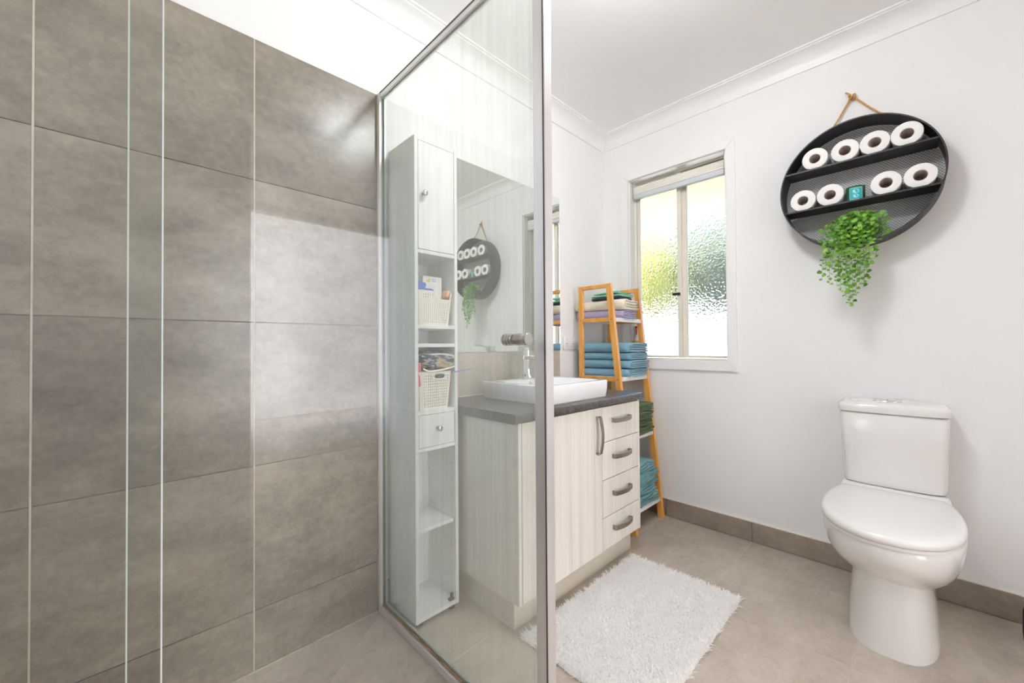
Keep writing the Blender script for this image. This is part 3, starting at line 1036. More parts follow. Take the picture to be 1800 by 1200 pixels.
dd = bx('door', (IX0 + .0015, CY0 + .0005, 1.3745), (IX1 - .0015, CY0 + .014, 1.7715), M['lam'], tcb, .001)
def knob(c, parent):
    bm = bmesh.new()
    lathe(bm, [(.0055, 0), (.0048, -.007), (.0065, -.011), (.0105, -.014), (.0112, -.019), (.009, -.0225), (.004, -.0237)], c, 'Y', 24)
    obj('knob', bm, M['steel'], parent, smooth=True)
knob((-1.541, CY0 + .0003, 1.577), dd)
dw = bx('drawer', (IX0 + .0015, CY0 + .0005, 0.6468), (IX1 - .0015, CY0 + .014, 0.7645), M['lam'], tcb, .001)
knob((-1.482, CY0 + .0003, 0.711), dw)
bm = bmesh.new()
box(bm, (IX1 - .026, CY0 + .004, .0363), (IX1 - .004, CY0 + .019, .046), .002)
box(bm, (IX1 - .018, CY0 + .008, .046), (IX1 - .006, CY0 + .016, .064), .002)
obj('door_catch', bm, M['rubber'], tcb)

# storage baskets
def basket(x0, x1, y0, y1, z0, z1, label, front_slot, dip):
    b = empty('storage_basket', ((x0 + x1) / 2, (y0 + y1) / 2, z0), label, 'basket', 'ivory slotted baskets in the tall cabinet')
    bm = bmesh.new()
    nf, ns, nc, nv = 36, 36, 2, 27          # cells front, side, corner, vertical
    hgt = z1 - z0
    def per(fr, z):
        tp_ = 0.010 * (1 - fr)               # taper in towards the base
        xa, xb, ya, yb = x0 + tp_, x1 - tp_, y0 + tp_, y1 - tp_
        r = 0.016
        pts = []
        def seg(a, b2, n):
            for k in range(n):
                pts.append(Vector(a) + (Vector(b2) - Vector(a)) * k / n)
        def arc(cx, cy, a0):
            for k in range(nc):
                a = a0 + PI / 2 * k / nc
                pts.append(Vector((cx + r * math.cos(a), cy + r * math.sin(a), z)))
        seg((xa + r, ya, z), (xb - r, ya, z), nf)
        arc(xb - r, ya + r, -PI / 2)
        seg((xb, ya + r, z), (xb, yb - r, z), ns)
        arc(xb - r, yb - r, 0)
        seg((xb - r, yb, z), (xa + r, yb, z), nf)
        arc(xa + r, yb - r, PI / 2)
        seg((xa, yb - r, z), (xa, ya + r, z), ns)
        arc(xa + r, ya + r, PI)
        return pts
    rings = []
    for i in range(nv + 1):
        fr = i / nv
        ring = per(fr, z0 + hgt * fr)
        if dip:
            # the rim sinks on the front between the hand holds
            for p in ring:
                u = (p.x - x0) / (x1 - x0)
                if p.y < y0 + .02 and u > 0.42:
                    s = min(1, (u - 0.42) / 0.12) * min(1, max(0, (0.96 - u) / 0.05))
                    p.z -= s * 0.03 * max(0, fr - 0.55) / 0.45
        rings.append(ring)
    vr = [[bm.verts.new(p) for p in r] for r in rings]
    n = len(rings[0])
    for i in range(nv):
        for j in range(n):
            k = (j + 1) % n
            on_front = j < nf
            hole = False
            flat = (j < nf) or (nf + nc <= j < nf + nc + ns) or (nf + 2 * nc + ns <= j < 2 * nf + 2 * nc + ns) or (2 * nf + 3 * nc + ns <= j < 2 * nf + 3 * nc + 2 * ns)
            top = 21 if (on_front and 14 <= j <= 33) else 24
            if flat and j % 3 == 1 and i % 2 == 0 and 2 <= i <= top:
                hole = True
            if front_slot and on_front and 15 <= j <= 30 and 22 <= i <= 25:
                if ((j - 22.5) / 7.5) ** 2 + ((i - 23.5) / 2.4) ** 2 < 1:
                    hole = True
            if not hole:
                bm.faces.new((vr[i][j], vr[i][k], vr[i + 1][k], vr[i + 1][j]))
    bm.faces.new(list(reversed(vr[0])))
    o = obj('body', bm, M['ivory'], b)
    md = o.modifiers.new('thickness', 'SOLIDIFY')
    md.thickness = 0.0022
    md.offset = 1
    bm = bmesh.new()
    tube(bm, [p + Vector((0, 0, 0.0005)) for p in rings[-1]] + [rings[-1][0] + Vector((0, 0, 0.0005))], 0.003, 6)
    obj('rim', bm, M['ivory'], b)
    if front_slot:
        bm = bmesh.new()
        zc_ = z0 + hgt * 24.0 / nv
        xc_ = x0 + .026 + (x1 - x0 - .052) * 23 / nf
        tube(bm, [(xc_ + .034 * math.cos(a), y0 - .0012, zc_ + .0115 * math.sin(a)) for a in [2 * PI * k / 24 for k in range(25)]], .003, 6)
        obj('hand_hold', bm, M['ivory'], b)
    return b
basket(IX0 + .003, IX1 - .004, CY0 + .006, CY1 - .02, 1.0969, 1.222, 'upper ivory slotted basket, holding a white carton', False, True)
basket(IX0 + .003, IX1 - .010, CY0 + .004, CY1 - .02, 0.7799, 0.920, 'lower ivory slotted basket with an oval hand hold, under the leaf-print bag', True, False)

# things in the upper basket
ct = empty('carton', (-1.450, -0.145, 1.16), 'white carton with a yellow mark standing in the upper basket', 'box')
bx('body', (-1.505, -0.150, 1.099), (-1.418, -0.115, 1.290), M['white_pl'], ct, .001)
def flat_poly(pts, y, mat, parent, name):
    bm = bmesh.new()
    f = bm.faces.new([bm.verts.new((x, y, z)) for x, z in pts])
    e = bmesh.ops.extrude_face_region(bm, geom=[f])
    for v in [q for q in e['geom'] if isinstance(q, bmesh.types.BMVert)]:
        v.co.y += 0.0004
    obj(name, bm, mat, parent)
yl = -0.1506
flat_poly([(-1.490, 1.268), (-1.482, 1.266), (-1.472, 1.267), (-1.469, 1.277), (-1.474, 1.280), (-1.477, 1.285), (-1.481, 1.277), (-1.487, 1.277)], yl, M['yellow_logo'], ct, 'logo_print')
for k, (xa, xb, z) in enumerate(((-1.466, -1.446, 1.278), (-1.464, -1.444, 1.271), (-1.490, -1.440, 1.252), (-1.490, -1.446, 1.245))):
    flat_poly([(xa, z - .0012), (xb, z - .0012), (xb, z + .0012), (xa, z + .0012)], yl, M['blue_print' if k < 2 else 'grey_print'], ct, 'line_print')
bm = bmesh.new()
box(bm, (-1.545, -0.176, 1.225), (-1.507, -0.158, 1.262), .004, 2)
bmesh.ops.rotate(bm, verts=bm.verts, cent=(-1.526, -0.167, 1.243), matrix=Matrix.Rotation(0.22, 3, 'Y'))
tag(obj('blue_packet', bm, M['blue_pl'], autosmooth=0.8), 'upright blue packet leaning in the upper basket', 'packet')
bm = bmesh.new()
ring_loft(bm, [[Vector((-1.5155 + .031 * math.copysign(abs(math.cos(a)) ** .6, math.cos(a)), y, 1.218 + .016 * math.copysign(abs(math.sin(a)) ** .7, math.sin(a)) + .003 * math.cos(a)))
                for a in [2 * PI * k / 24 for k in range(24)]] for y in (-0.196, -0.1795)])
tag(obj('violet_packet', bm, M['violet_pl'], autosmooth=0.8), 'rounded violet-blue packet lying on the upper basket rim', 'packet')
def bottle(x, y, z, r, h, mat, label, name='bottle'):
    b = empty(name, (x, y, z), label, 'bottle')
    bm = bmesh.new()
    lathe(bm, [(r * .9, 0), (r, .004), (r, h * .7), (r * .8, h * .8), (r * .4, h * .86), (r * .4, h * .9)], (x, y, z), 'Z', 20)
    obj('body', bm, mat, b, smooth=True)
    bm = bmesh.new()
    lathe(bm, [(r * .5, h * .9), (r * .5, h)], (x, y, z), 'Z', 16)
    obj('cap', bm, M['white_pl'], b, autosmooth=0.5)
bottle(-1.5445, -0.137, 1.0992, .010, .180, M['clear_pl'], 'slim clear bottle at the left of the upper basket, behind the green one')
bottle(-1.5380, -0.113, 1.0992, .009, .185, M['clear_pl'], 'slim clear bottle just left of the white carton')
bottle(-1.5395, -0.158, 1.0992, .009, .130, M['green_pl'], 'green bottle at the front left of the upper basket')
bm = bmesh.new()
box(bm, (-1.421, -0.190, 1.205), (-1.4055, -0.150, 1.236), .005, 2)
bmesh.ops.rotate(bm, verts=bm.verts, cent=(-1.413, -0.17, 1.22), matrix=Matrix.Rotation(0.3, 3, 'Y'))
tag(obj('orange_packet', bm, M['orange_pl'], autosmooth=0.8), 'small peach packet at the right of the upper basket', 'packet')
bm = bmesh.new()
box(bm, (-1.4185, -0.197, 1.186), (-1.4045, -0.176, 1.203), .005, 2)
tag(obj('pink_packet', bm, M['pink_pl'], autosmooth=0.8), 'small pink packet under the peach one, upper basket', 'packet')

# things in the lower basket
def soft(name, c, s, mat, label, cat, seed, tilt=0.0, amp=0.1, p=0.55, parent=None):
    rng = random.Random(seed)
    bm = bmesh.new()
    nu, nv = 40, 24
    ph = [rng.random() * 6 for _ in range(8)]
    rings = []
    for i in range(1, nv):
        b = PI * i / nv - PI / 2
        ring = []
        for k in range(nu):
            a = 2 * PI * k / nu
            f = lambda q, e: math.copysign(abs(q) ** e, q)
            v = Vector((f(math.cos(a), p) * f(math.cos(b), p), f(math.sin(a), p) * f(math.cos(b), p), f(math.sin(b), p + .2)))
            q = 1 + amp * (math.sin(5 * v.x + 3 * v.z + ph[0]) * math.sin(4 * v.y + ph[1]) + .6 * math.sin(9 * v.x - 7 * v.z + ph[2]) + .4 * math.sin(13 * v.z + 6 * v.x + ph[3]))
            v = Vector((v.x * s[0], v.y * s[1], v.z * s[2] * q))
            v.rotate(Euler((0, tilt, 0)))
            ring.append(v + Vector(c))
        rings.append(ring)
    ring_loft(bm, rings)
    return obj(name, bm, mat, parent, smooth=True)
wb = empty('wash_bag', (-1.475, -0.13, 0.925), 'leaf-print fabric wash bag stuffed on top of the lower basket', 'bag')
soft('body', (-1.466, -0.145, 0.963), (.0845, .068, .0355), M['bag'], '', '', 5, 0.06, .07, .5, wb)
bm = bmesh.new()
tube(bm, smoothcurve([(-1.540, -0.206, 0.934), (-1.515, -0.213, 0.924), (-1.45, -0.215, 0.930), (-1.392, -0.208, 0.940)], 6), .0035, 8)
obj('piping', bm, M['ivory'], wb, smooth=True)
bm = bmesh.new()
tube(bm, smoothcurve([(-1.54, -0.198, 0.980), (-1.49, -0.207, 0.987), (-1.44, -0.209, 0.986), (-1.400, -0.206, 0.976)], 6), .0028, 8)
obj('zip', bm, M['white_pl'], wb, smooth=True)
bm = bmesh.new()
box(bm, (-1.5595, -0.205, 0.87), (-1.546, -0.17, 0.958), .005, 2)
tag(obj('coral_packet', bm, M['red_cloth'], autosmooth=0.8), 'coral red packet at the left of the lower basket', 'packet')
cb = empty('comb', (-1.39, -0.21, 0.915), 'purple handle sticking out to the right of the lower basket', 'comb')
bm = bmesh.new()
bar(bm, (-1.420, -0.219, 0.917), (-1.335, -0.226, 0.927), .012, .004)
obj('handle', bm, M['purple_pl'], cb)
hb = empty('hair_brush', (-1.475, -0.16, 0.875), 'dark brush inside the lower basket behind its hand hold', 'brush')
bm = bmesh.new()
lathe(bm, [(.006, -.045), (.02, -.035), (.024, 0), (.02, .035), (.006, .045)], (-1.470, -0.178, 0.895), 'X', 16)
obj('head', bm, M['dark_in'], hb, smooth=True)
bm = bmesh.new()
bar(bm, (-1.485, -0.203, 0.892), (-1.452, -0.203, 0.906), .004, .002)
obj('stripe', bm, M['purple_pl'], hb)

# ================================================================== LADDER SHELF
ls = empty('ladder_shelf', (-0.205, -0.23, 0), 'bamboo ladder shelf with white slatted shelves in the corner', 'shelf')
LXL, LXR = -0.364, -0.047
def fy(z):
    return -0.402 + (0.402 - 0.258) * z / 1.365
RY = -0.068
SH = [1.168, 0.832, 0.502, 0.116]
for X in (LXL, LXR):
    fbm = bmesh.new()
    # front leg: slanting, cut level at top and floor
    ring_loft(fbm, [[Vector((X + i * .011, fy(z) + j * .0155, z)) for i, j in ((-1, -1), (1, -1), (1, 1), (-1, 1))] for z in (0.0, 1.365)])
    obj('leg', fbm, M['bamboo'], ls)
    bx('leg', (X - .011, RY - .013, 0.0), (X + .011, RY + .013, 1.365), M['bamboo'], ls, .001)
    bx('top_rail', (X - .0105, fy(1.35) + .0158, 1.343), (X + .0105, RY - .0132, 1.3648), M['bamboo_h'], ls, .001)
    for z in SH:
        bx('side_rail', (X - .009, fy(z) + .0165, z - .018), (X + .009, RY - .0135, z + .006), M['bamboo_h'], ls, .001)
    bm = bmesh.new()
    for z in SH:
        for yy in (fy(z), RY):
            lathe(bm, [(.003, -.0116), (.003, -.0111)], (X, yy, z - .006), 'X', 10)
    tag(obj('screw_caps', bm, M['rubber'], ls), kind='stuff')
for z in SH:
    ya, yb = fy(z) - .013, RY + .004
    xa, xb = LXL + .0115, LXR - .0115
    bm = bmesh.new()
    box(bm, (xa, ya, z - .018), (xb, ya + .014, z - .004), .001)
    sh = obj('shelf', bm, M['white_slat'], ls)
    bx('batten', (xa, yb - .014, z - .018), (xb, yb, z - .004), M['white_slat'], sh, .001)
    n = 12
    pitch = (xb - xa) / n
    for k in range(n):
        bx('slat', (xa + k * pitch + .0022, ya + .0005, z - .0039), (xa + (k + 1) * pitch - .0022, yb, z + .005), M['white_slat'], sh, .001)

# towels -----------------------------------------------------------------
def towel(name, x0, x1, y0, y1, z0, h, mat, label, group=None, seed=0, wob=0.0018, layers=4, shear=0.0):
    """a bath towel folded into nested layers, the folds showing on its front end"""
    rng = random.Random(seed)
    wd = x1 - x0
    t = h / layers
    zc = [t * (i + .5) for i in range(layers)]
    path = []
    L, Rr = t * .5, wd - t * .5
    def arc(cx, z_a, z_b, side, n=8):
        r = abs(z_b - z_a) / 2
        for k in range(1, n):
            a = PI * k / n
            path.append((cx + side * r * math.sin(a) * .9, z_a + (z_b - z_a) * (1 - math.cos(a)) / 2))
    def run(xa, xb, z, n=12):
        for k in range(n + 1):
            path.append((xa + (xb - xa) * k / n, z))
    if layers >= 4:
        big = h / 2
        run(Rr - .004 * rng.random(), big * .8, zc[0])
        arc(big * .8, zc[0], zc[3], -1)
        run(big * .8, Rr - t * .6, zc[3])
        arc(Rr - t * .6, zc[3], zc[2], 1, 6)
        run(Rr - t * .6, big, zc[2])
        arc(big, zc[2], zc[1], -1, 6)
        run(big, Rr - .006, zc[1])
    elif layers == 3:
        run(Rr, t, zc[0])
        arc(t, zc[0], zc[1], -1, 6)
        run(t, Rr - t * .4, zc[1])
        arc(Rr - t * .4, zc[1], zc[2], 1, 6)
        run(Rr - t * .4, t * .4, zc[2])
    else:
        run(Rr, t, zc[0])
        arc(t, zc[0], zc[1], -1, 6)
        run(t, Rr - .004, zc[1])
    ph = [rng.random() * 6.28 for _ in range(6)]
    half = t * .45
    ny = 14
    bm = bmesh.new()
    rings = []
    n = len(path)
    nr = []
    for i in range(n):
        a, b = path[max(0, i - 1)], path[min(n - 1, i + 1)]
        d = Vector((b[0] - a[0], b[1] - a[1]))
        d = d.normalized() if d.length > 1e-9 else Vector((1, 0))
        nr.append((-d.y, d.x))
    for j in range(ny + 1):
        v = j / ny
        y = y0 + (y1 - y0) * v
        pts = []
        for sgn in (1, -1):
            idx = range(n) if sgn > 0 else range(n - 1, -1, -1)
            for i in idx:
                x, z = path[i]
                e = half * (1.0 if 0 < i < n - 1 else .6)
                if j in (0, ny):
                    e *= .82
                x2, z2 = x + nr[i][0] * e * sgn, z + nr[i][1] * e * sgn
                wv = wob * (math.sin(x * 38 + ph[0] + v * 3) + .7 * math.sin(x * 71 + v * 5 + ph[1])) * min(1, z2 / (h * .6))
                dy = wob * 1.6 * math.sin(z2 * 90 + x * 20 + ph[2])
                dx = wob * 1.5 * math.sin(v * 4 + z2 * 60 + ph[3])
                pts.append(Vector((x0 + x2 + dx + shear * (y - y0), y + dy, z0 + max(0.0004, z2 + wv))))
        rings.append(pts)
    ring_loft(bm, rings)
    o = obj(name, bm, mat, smooth=True)
    tag(o, label, 'towel', group)
    return o
z = SH[1] + .0052
hh = [.044, .047, .041, .055]
xo = [(-.294, -.064), (-.291, -.062), (-.287, -.066), (-.296, -.064)]
yo = [(-.338, -.034), (-.346, -.03), (-.336, -.036), (-.340, -.026)]
lb = ['blue folded towel at the bottom of the blue stack', 'blue folded towel, second from the bottom of the blue stack',
      'blue folded towel, second from the top of the blue stack', 'thick blue folded towel on top of the blue stack']
for k in range(4):
    towel('folded_towel', xo[k][0], xo[k][1], yo[k][0], yo[k][1], z, hh[k] - .001, M['t_blue'], lb[k], 'blue towels on the second shelf', 11 + k, .0016, 4, -.17)
    z += hh[k] + .0022
z = SH[0] + .0052
towel('folded_towel', -.288, -.126, -.302, -.016, z, .045, M['t_lav'], 'lavender rolled towel under the cream one on the top shelf', 'towels on the top shelf', 21, .0024, 4, -.20)
towel('folded_towel', -.290, -.118, -.312, -.014, z + .0475, .060, M['t_cream'], 'cream folded towel above the lavender one', 'towels on the top shelf', 22, .0022, 4, -.20)
towel('hand_towel', -.270, -.110, -.262, -.08, z + .111, .018, M['t_navy'], 'navy hand towel lying on the cream towel', 'towels on the top shelf', 23, .0022, 2)
towel('hand_towel', -.264, -.104, -.268, -.08, z + .132, .013, M['t_mint'], 'mint green hand towel on top of the navy one', 'towels on the top shelf', 24, .0022, 2)
towel('hand_towel', -.266, -.106, -.252, -.09, z + .148, .012, M['t_mint'], 'mint green hand towel at the very top of the shelf', 'towels on the top shelf', 28, .0026, 2)
towel('face_cloth', -.112, -.062, -.262, -.14, z, .026, M['t_beige'], 'small beige cloth at the right end of the top shelf', None, 25, .0012, 3)
z = SH[2] + .0052
gh = [.038, .036, .040, .044]
gl = ['dark green towel at the bottom of the green stack', 'dark green towel, second from the bottom of the green stack',
      'dark green towel, second from the top of the green stack', 'dark green towel on top of the green stack']
gx = [(-.300, -.084), (-.305, -.078), (-.298, -.070), (-.306, -.068)]
for k in range(4):
    towel('folded_towel', gx[k][0], gx[k][1], -.378 + .006 * (k % 2), -.07, z, gh[k] - .001, M['t_green'], gl[k], 'dark green towels on the third shelf', 31 + k, .0034)
    z += gh[k] + .0045
z = SH[3] + .0052
th = [.055, .060, .050, .053]
tl_ = ['teal towel at the bottom of the lowest stack', 'teal towel, second from the bottom of the lowest stack',
       'teal towel, second from the top of the lowest stack', 'teal towel on top of the lowest stack']
txs = [(-.310, -.074), (-.312, -.082), (-.308, -.090), (-.315, -.106)]
for k in range(4):
    towel('folded_towel', txs[k][0], txs[k][1], -.406 + .008 * (k % 2), -.08, z, th[k] - .001, M['t_teal'], tl_[k], 'teal towels on the lowest shelf', 41 + k, .0042)
    z += th[k] + .0055
scl = empty('bathroom_scale', (-.19, -.20, 0), 'pale green flat scale on the floor under the ladder shelf', 'scale')
bx('platform', (-.33, -.285, .012), (-.066, -.12, .026), M['pale_green'], scl, .003, 2)
bx('base', (-.315, -.27, .0), (-.08, -.135, .0117), M['rubber'], scl, .001)

# spray bottle on the window sill
SBX, SBY, SBZ = 0.030, -0.2165, 0.9263
sb = empty('spray_bottle', (SBX, SBY, SBZ), 'white spray bottle with a red trigger on the window sill', 'bottle')
bm = bmesh.new()
def oval(rx, ry, z):
    return [Vector((SBX + rx * math.cos(a), SBY + ry * math.sin(a), z)) for a in [2 * PI * k / 28 for k in range(28)]]
ring_loft(bm, [oval(.019, .0185, SBZ), oval(.021, .0205, SBZ + .006), oval(.021, .0205, SBZ + .088), oval(.019, .0185, SBZ + .118), oval(.012, .013, SBZ + .150), oval(.011, .011, SBZ + .166)])
obj('body', bm, M['white_pl'], sb, smooth=True)
bm = bmesh.new()
ring_loft(bm, [oval(.0216, .0211, SBZ + .05), oval(.0216, .0211, SBZ + .092), oval(.0198, .0191, SBZ + .118)], False, False)
obj('label_band', bm, M['yellow_pl'], sb, smooth=True)
bm = bmesh.new()
box(bm, (SBX - .011, SBY - .012, SBZ + .189), (SBX + .011, SBY + .019, SBZ + .216), .005, 2)
lathe(bm, [(.012, SBZ + .1665), (.0125, SBZ + .189)], (SBX, SBY, 0), 'Z', 20)
obj('spray_head', bm, M['white_pl'], sb, autosmooth=0.7)
bm = bmesh.new()
tube(bm, [(SBX - .012, SBY - .006, SBZ + .1885), (SBX - .020, SBY - .008, SBZ + .174), (SBX - .019, SBY - .008, SBZ + .156)], [.005, .0045, .003], 10)
box(bm, (SBX - .022, SBY - .014, SBZ + .193), (SBX - .0115, SBY + .002, SBZ + .211), .002)
obj('trigger', bm, M['red_pl'], sb, autosmooth=0.7)

# ================================================================== TOILET
TYC = -1.400
to = empty('toilet', (-0.36, TYC, 0), 'white close-coupled toilet against the window wall', 'toilet')
def outl(xb, xf, hw, z, nf=2.4, nb=5.0, fm=0.55, tilt=0.0, n=64, bulge=0.0):
    xm = xb + (xf - xb) * fm
    out = []
    for k in range(n):
        a = 2 * PI * k / n
        c, s = math.cos(a), math.sin(a)
        e = nf if c >= 0 else nb
        x = xm + ((xf - xm) if c >= 0 else (xm - xb)) * math.copysign(abs(c) ** (2 / e), c)
        y = hw * math.copysign(abs(s) ** (2 / e), s)
        out.append(Vector((x, TYC + y, z + tilt * (-x - 0.40))))
    return out
# pan: pedestal and bowl in one casting
bm = bmesh.new()
rings = [outl(-.03, -.556, .119, 0.0, 2.7), outl(-.03, -.554, .119, .02, 2.7), outl(-.03, -.540, .114, .09, 2.7),
         outl(-.03, -.528, .110, .155, 2.6, tilt=.12), outl(-.03, -.524, .109, .192, 2.5, tilt=.28), outl(-.03, -.530, .1125, .200, 2.5, tilt=.29),
         outl(-.03, -.556, .126, .212, 2.4, tilt=.28), outl(-.03, -.598, .144, .235, 2.3, tilt=.22),
         outl(-.03, -.640, .160, .268, 2.25, tilt=.15), outl(-.03, -.672, .171, .308, 2.2, tilt=.08), outl(-.03, -.692, .178, .35, 2.15, tilt=.03),
         outl(-.03, -.699, .1805, .385, 2.15), outl(-.03, -.697, .179, .400, 2.15), outl(-.04, -.688, .172, .406, 2.15)]
ring_loft(bm, rings)
# rear deck under the cistern
rr = [outl(-.02, -.30, .166, .385, 8, 8), outl(-.02, -.285, .162, .410, 8, 8), outl(-.02, -.235, .158, .425, 8, 8), outl(-.02, -.205, .155, .440, 8, 8), outl(-.024, -.198, .152, .4445, 8, 8)]
ring_loft(bm, rr)
obj('pan', bm, M['ceramic'], to, autosmooth=0.9)
half = smoothcurve([(-.202, .146, 0), (-.235, .158, 0), (-.32, .174, 0), (-.42, .1805, 0), (-.52, .174, 0), (-.60, .153, 0), (-.665, .112, 0), (-.705, .056, 0), (-.7155, 0, 0)], 5)
def seat_ring(s, z, dz=0.0):
    cx = -.45
    pts = [(p.x, p.y) for p in half] + [(p.x, -p.y) for p in reversed(half[:-1])]
    return [Vector((cx + (x - cx) * s, TYC + y * s, z + dz * (x + .45))) for x, y in pts]
bm = bmesh.new()
ring_loft(bm, [seat_ring(.955, .4065), seat_ring(.975, .4085), seat_ring(.975, .4165), seat_ring(.96, .4185)])
obj('seat', bm, M['seat'], to, autosmooth=0.9)
bm = bmesh.new()
ring_loft(bm, [seat_ring(.985, .4205), seat_ring(1.0, .4235), seat_ring(1.0, .4335), seat_ring(.988, .4405), seat_ring(.955, .4455),
               seat_ring(.85, .4495), seat_ring(.6, .4525), seat_ring(.3, .454)])
obj('seat_lid', bm, M['seat'], to, smooth=True)
def cis(xf, hw, z, bul=.012, n=64, xb=-.012):
    out = []
    for k in range(n):
        a = 2 * PI * k / n
        c, s = math.cos(a), math.sin(a)
        xm, hx = (xb + xf) / 2, (xb - xf) / 2
        e = 7.0
        x = xm - hx * math.copysign(abs(c) ** (2 / e), c)
        y = hw * math.copysign(abs(s) ** (2 / e), s)
        if c > 0:
            x -= bul * (1 - (y / hw) ** 2) * min(1, c * 3)
        out.append(Vector((x, TYC + y, z)))
    return out
bm = bmesh.new()
ring_loft(bm, [cis(-.158, .146, .4475), cis(-.162, .149, .4505), cis(-.163, .151, .47), cis(-.168, .156, .62), cis(-.171, .159, .730), cis(-.167, .155, .7345)])
obj('cistern', bm, M['ceramic'], to, autosmooth=0.9)
bm = bmesh.new()
ring_loft(bm, [cis(-.172, .160, .7375), cis(-.176, .1635, .740), cis(-.177, .1645, .757), cis(-.175, .163, .767), cis(-.168, .157, .774), cis(-.150, .145, .778), cis(-.11, .10, .780)])
obj('cistern_lid', bm, M['ceramic'], to, autosmooth=0.9)
bm = bmesh.new()
def ov(rx, ry, z):
    return [Vector((-.095 + rx * math.cos(a), TYC + .012 + ry * math.sin(a), z)) for a in [2 * PI * k / 36 for k in range(36)]]
ring_loft(bm, [ov(.026, .044, .7785), ov(.026, .044, .7815), ov(.023, .041, .7845), ov(.012, .024, .7865)])
fb = obj('flush_button', bm, M['chrome'], to, smooth=True)
bx('button_gap', (-.119, TYC + .0115, .7868), (-.071, TYC + .0125, .7872), M['rubber'], fb, 0)

# black object cut by the right edge of the frame
bn = empty('brush_holder', (-.13, -1.7625, 0), 'black round brush holder on the floor at the right edge of the view', 'brush holder')
bm = bmesh.new()
lathe(bm, [(.040, 0), (.045, .006), (.047, .03), (.046, .10), (.040, .122), (.030, .128)], (-.13, -1.7625, 0), 'Z', 32)
obj('pot', bm, M['black_pl'], bn, smooth=True)
bm = bmesh.new()
lathe(bm, [(.008, .1285), (.0075, .33), (.011, .34), (.011, .37), (.006, .376)], (-.13, -1.7625, 0), 'Z', 16)
obj('handle', bm, M['black_pl'], bn, smooth=True)

# ================================================================== BATH MAT
mt = empty('bath_mat', (-.955, -.74, 0), 'fluffy white bath mat in front of the vanity', 'bath mat')
MX0, MX1, MY0, MY1 = -1.345, -.572, -.980, -.500
bx('backing', (MX0 + .008, MY0 + .008, .0003), (MX1 - .008, MY1 - .006, .0035), M['white_pl'], mt, .001)
t = NT('shag_pile')
tc = coords(t, (1, 1, 1), False)
p = t.n('BsdfDiffuse')
t.l(ramp(t, noise(t, tc, 22, 4), [(0.35, (0.955, 0.95, 0.94, 1)), (0.65, (0.985, 0.98, 0.97, 1))]), p.inputs['Color'])
tl = t.n('BsdfTranslucent')
tl.inputs[0].default_value = (0.97, 0.965, 0.955, 1)
ms = t.n('MixShader')
ms.inputs[0].default_value = 0.45
t.l(p.outputs[0], ms.inputs[1])
t.l(tl.outputs[0], ms.inputs[2])
M['shag'] = t.done(ms.outputs[0])
rs = np.random.RandomState(7)
# tufted height field: the body of the pile
nx_, ny_ = 420, 262
def smooth_noise(cut):
    f = rs.normal(0, 1, (ny_, nx_))
    k = np.sqrt((np.fft.fftfreq(ny_)[:, None] * ny_ / .48) ** 2 + (np.fft.fftfreq(nx_)[None] * nx_ / .77) ** 2)
    q = np.fft.ifft2(np.fft.fft2(f) * np.exp(-(k / cut) ** 2)).real
    return q / q.std()
hf = .0165 + .0024 * smooth_noise(150) + .0016 * smooth_noise(60) + .0012 * smooth_noise(14)
gx_, gy_ = np.meshgrid(np.linspace(MX0 + .006, MX1 - .006, nx_), np.linspace(MY0 + .006, MY1 - .004, ny_))
ed = np.minimum.reduce([gx_ - gx_.min(), gx_.max() - gx_, gy_ - gy_.min(), gy_.max() - gy_])
hf = np.clip(hf, .006, .03) * np.clip(.25 + ed / .014, 0, 1)
gv = np.stack([gx_ + .955 + .0012 * smooth_noise(90), gy_ + .74 + .0012 * smooth_noise(90), hf], -1).reshape(-1, 3)
idx = np.arange(nx_ * ny_).reshape(ny_, nx_)
fq = np.stack([idx[:-1, :-1], idx[:-1, 1:], idx[1:, 1:], idx[1:, :-1]], -1).reshape(-1, 4)
hm = bpy.data.meshes.new('pile_body')
hm.from_pydata(gv.tolist(), [], fq.tolist())
tag(link('pile_body', hm, M['shag'], mt, (0, 0, 0)), kind='stuff')
N = 26000
bxs = rs.uniform(MX0 + .004, MX1 - .004, N)
bys = rs.uniform(MY0 + .004, MY1 - .004, N)
# tufts: blades share the lean of their neighbourhood
lean_a = 6.28 * (np.sin(bxs * 61 + 3 * np.sin(bys * 47)) * .5 + np.sin(bys * 83 + 2 * np.sin(bxs * 37)) * .5) + rs.normal(0, .7, N)
ln = rs.uniform(.006, .022, N)
edge = np.minimum.reduce([bxs - MX0, MX1 - bxs, bys - MY0, MY1 - bys])
ox = np.where(bxs - MX0 < .02, -1., 0) + np.where(MX1 - bxs < .02, 1., 0)
oy = np.where(bys - MY0 < .02, -1., 0) + np.where(MY1 - bys < .02, 1., 0)
ln = np.where(edge < .02, ln, ln * 1.3)
tx_ = np.cos(lean_a) * ln + ox * .008 * rs.uniform(0, 1, N)
ty_ = np.sin(lean_a) * ln + oy * .008 * rs.uniform(0, 1, N)
hz = rs.uniform(.013, .022, N) * np.where(edge < .012, .8, 1)
wa = rs.uniform(0, 6.28, N)
ww = rs.uniform(.0011, .0020, N)
wx, wy = np.cos(wa) * ww, np.sin(wa) * ww
V = np.zeros((N, 5, 3))
V[:, 0] = np.c_[bxs - wx, bys - wy, np.full(N, .009) * np.clip(.3 + edge / .02, 0, 1)]
V[:, 1] = np.c_[bxs + wx, bys + wy, np.full(N, .009) * np.clip(.3 + edge / .02, 0, 1)]
V[:, 2] = np.c_[bxs + .45 * tx_ + wx, bys + .45 * ty_ + wy, .006 + hz * .62]
V[:, 3] = np.c_[bxs + .45 * tx_ - wx, bys + .45 * ty_ - wy, .006 + hz * .62]
V[:, 4] = np.c_[bxs + tx_, bys + ty_, .004 + hz]
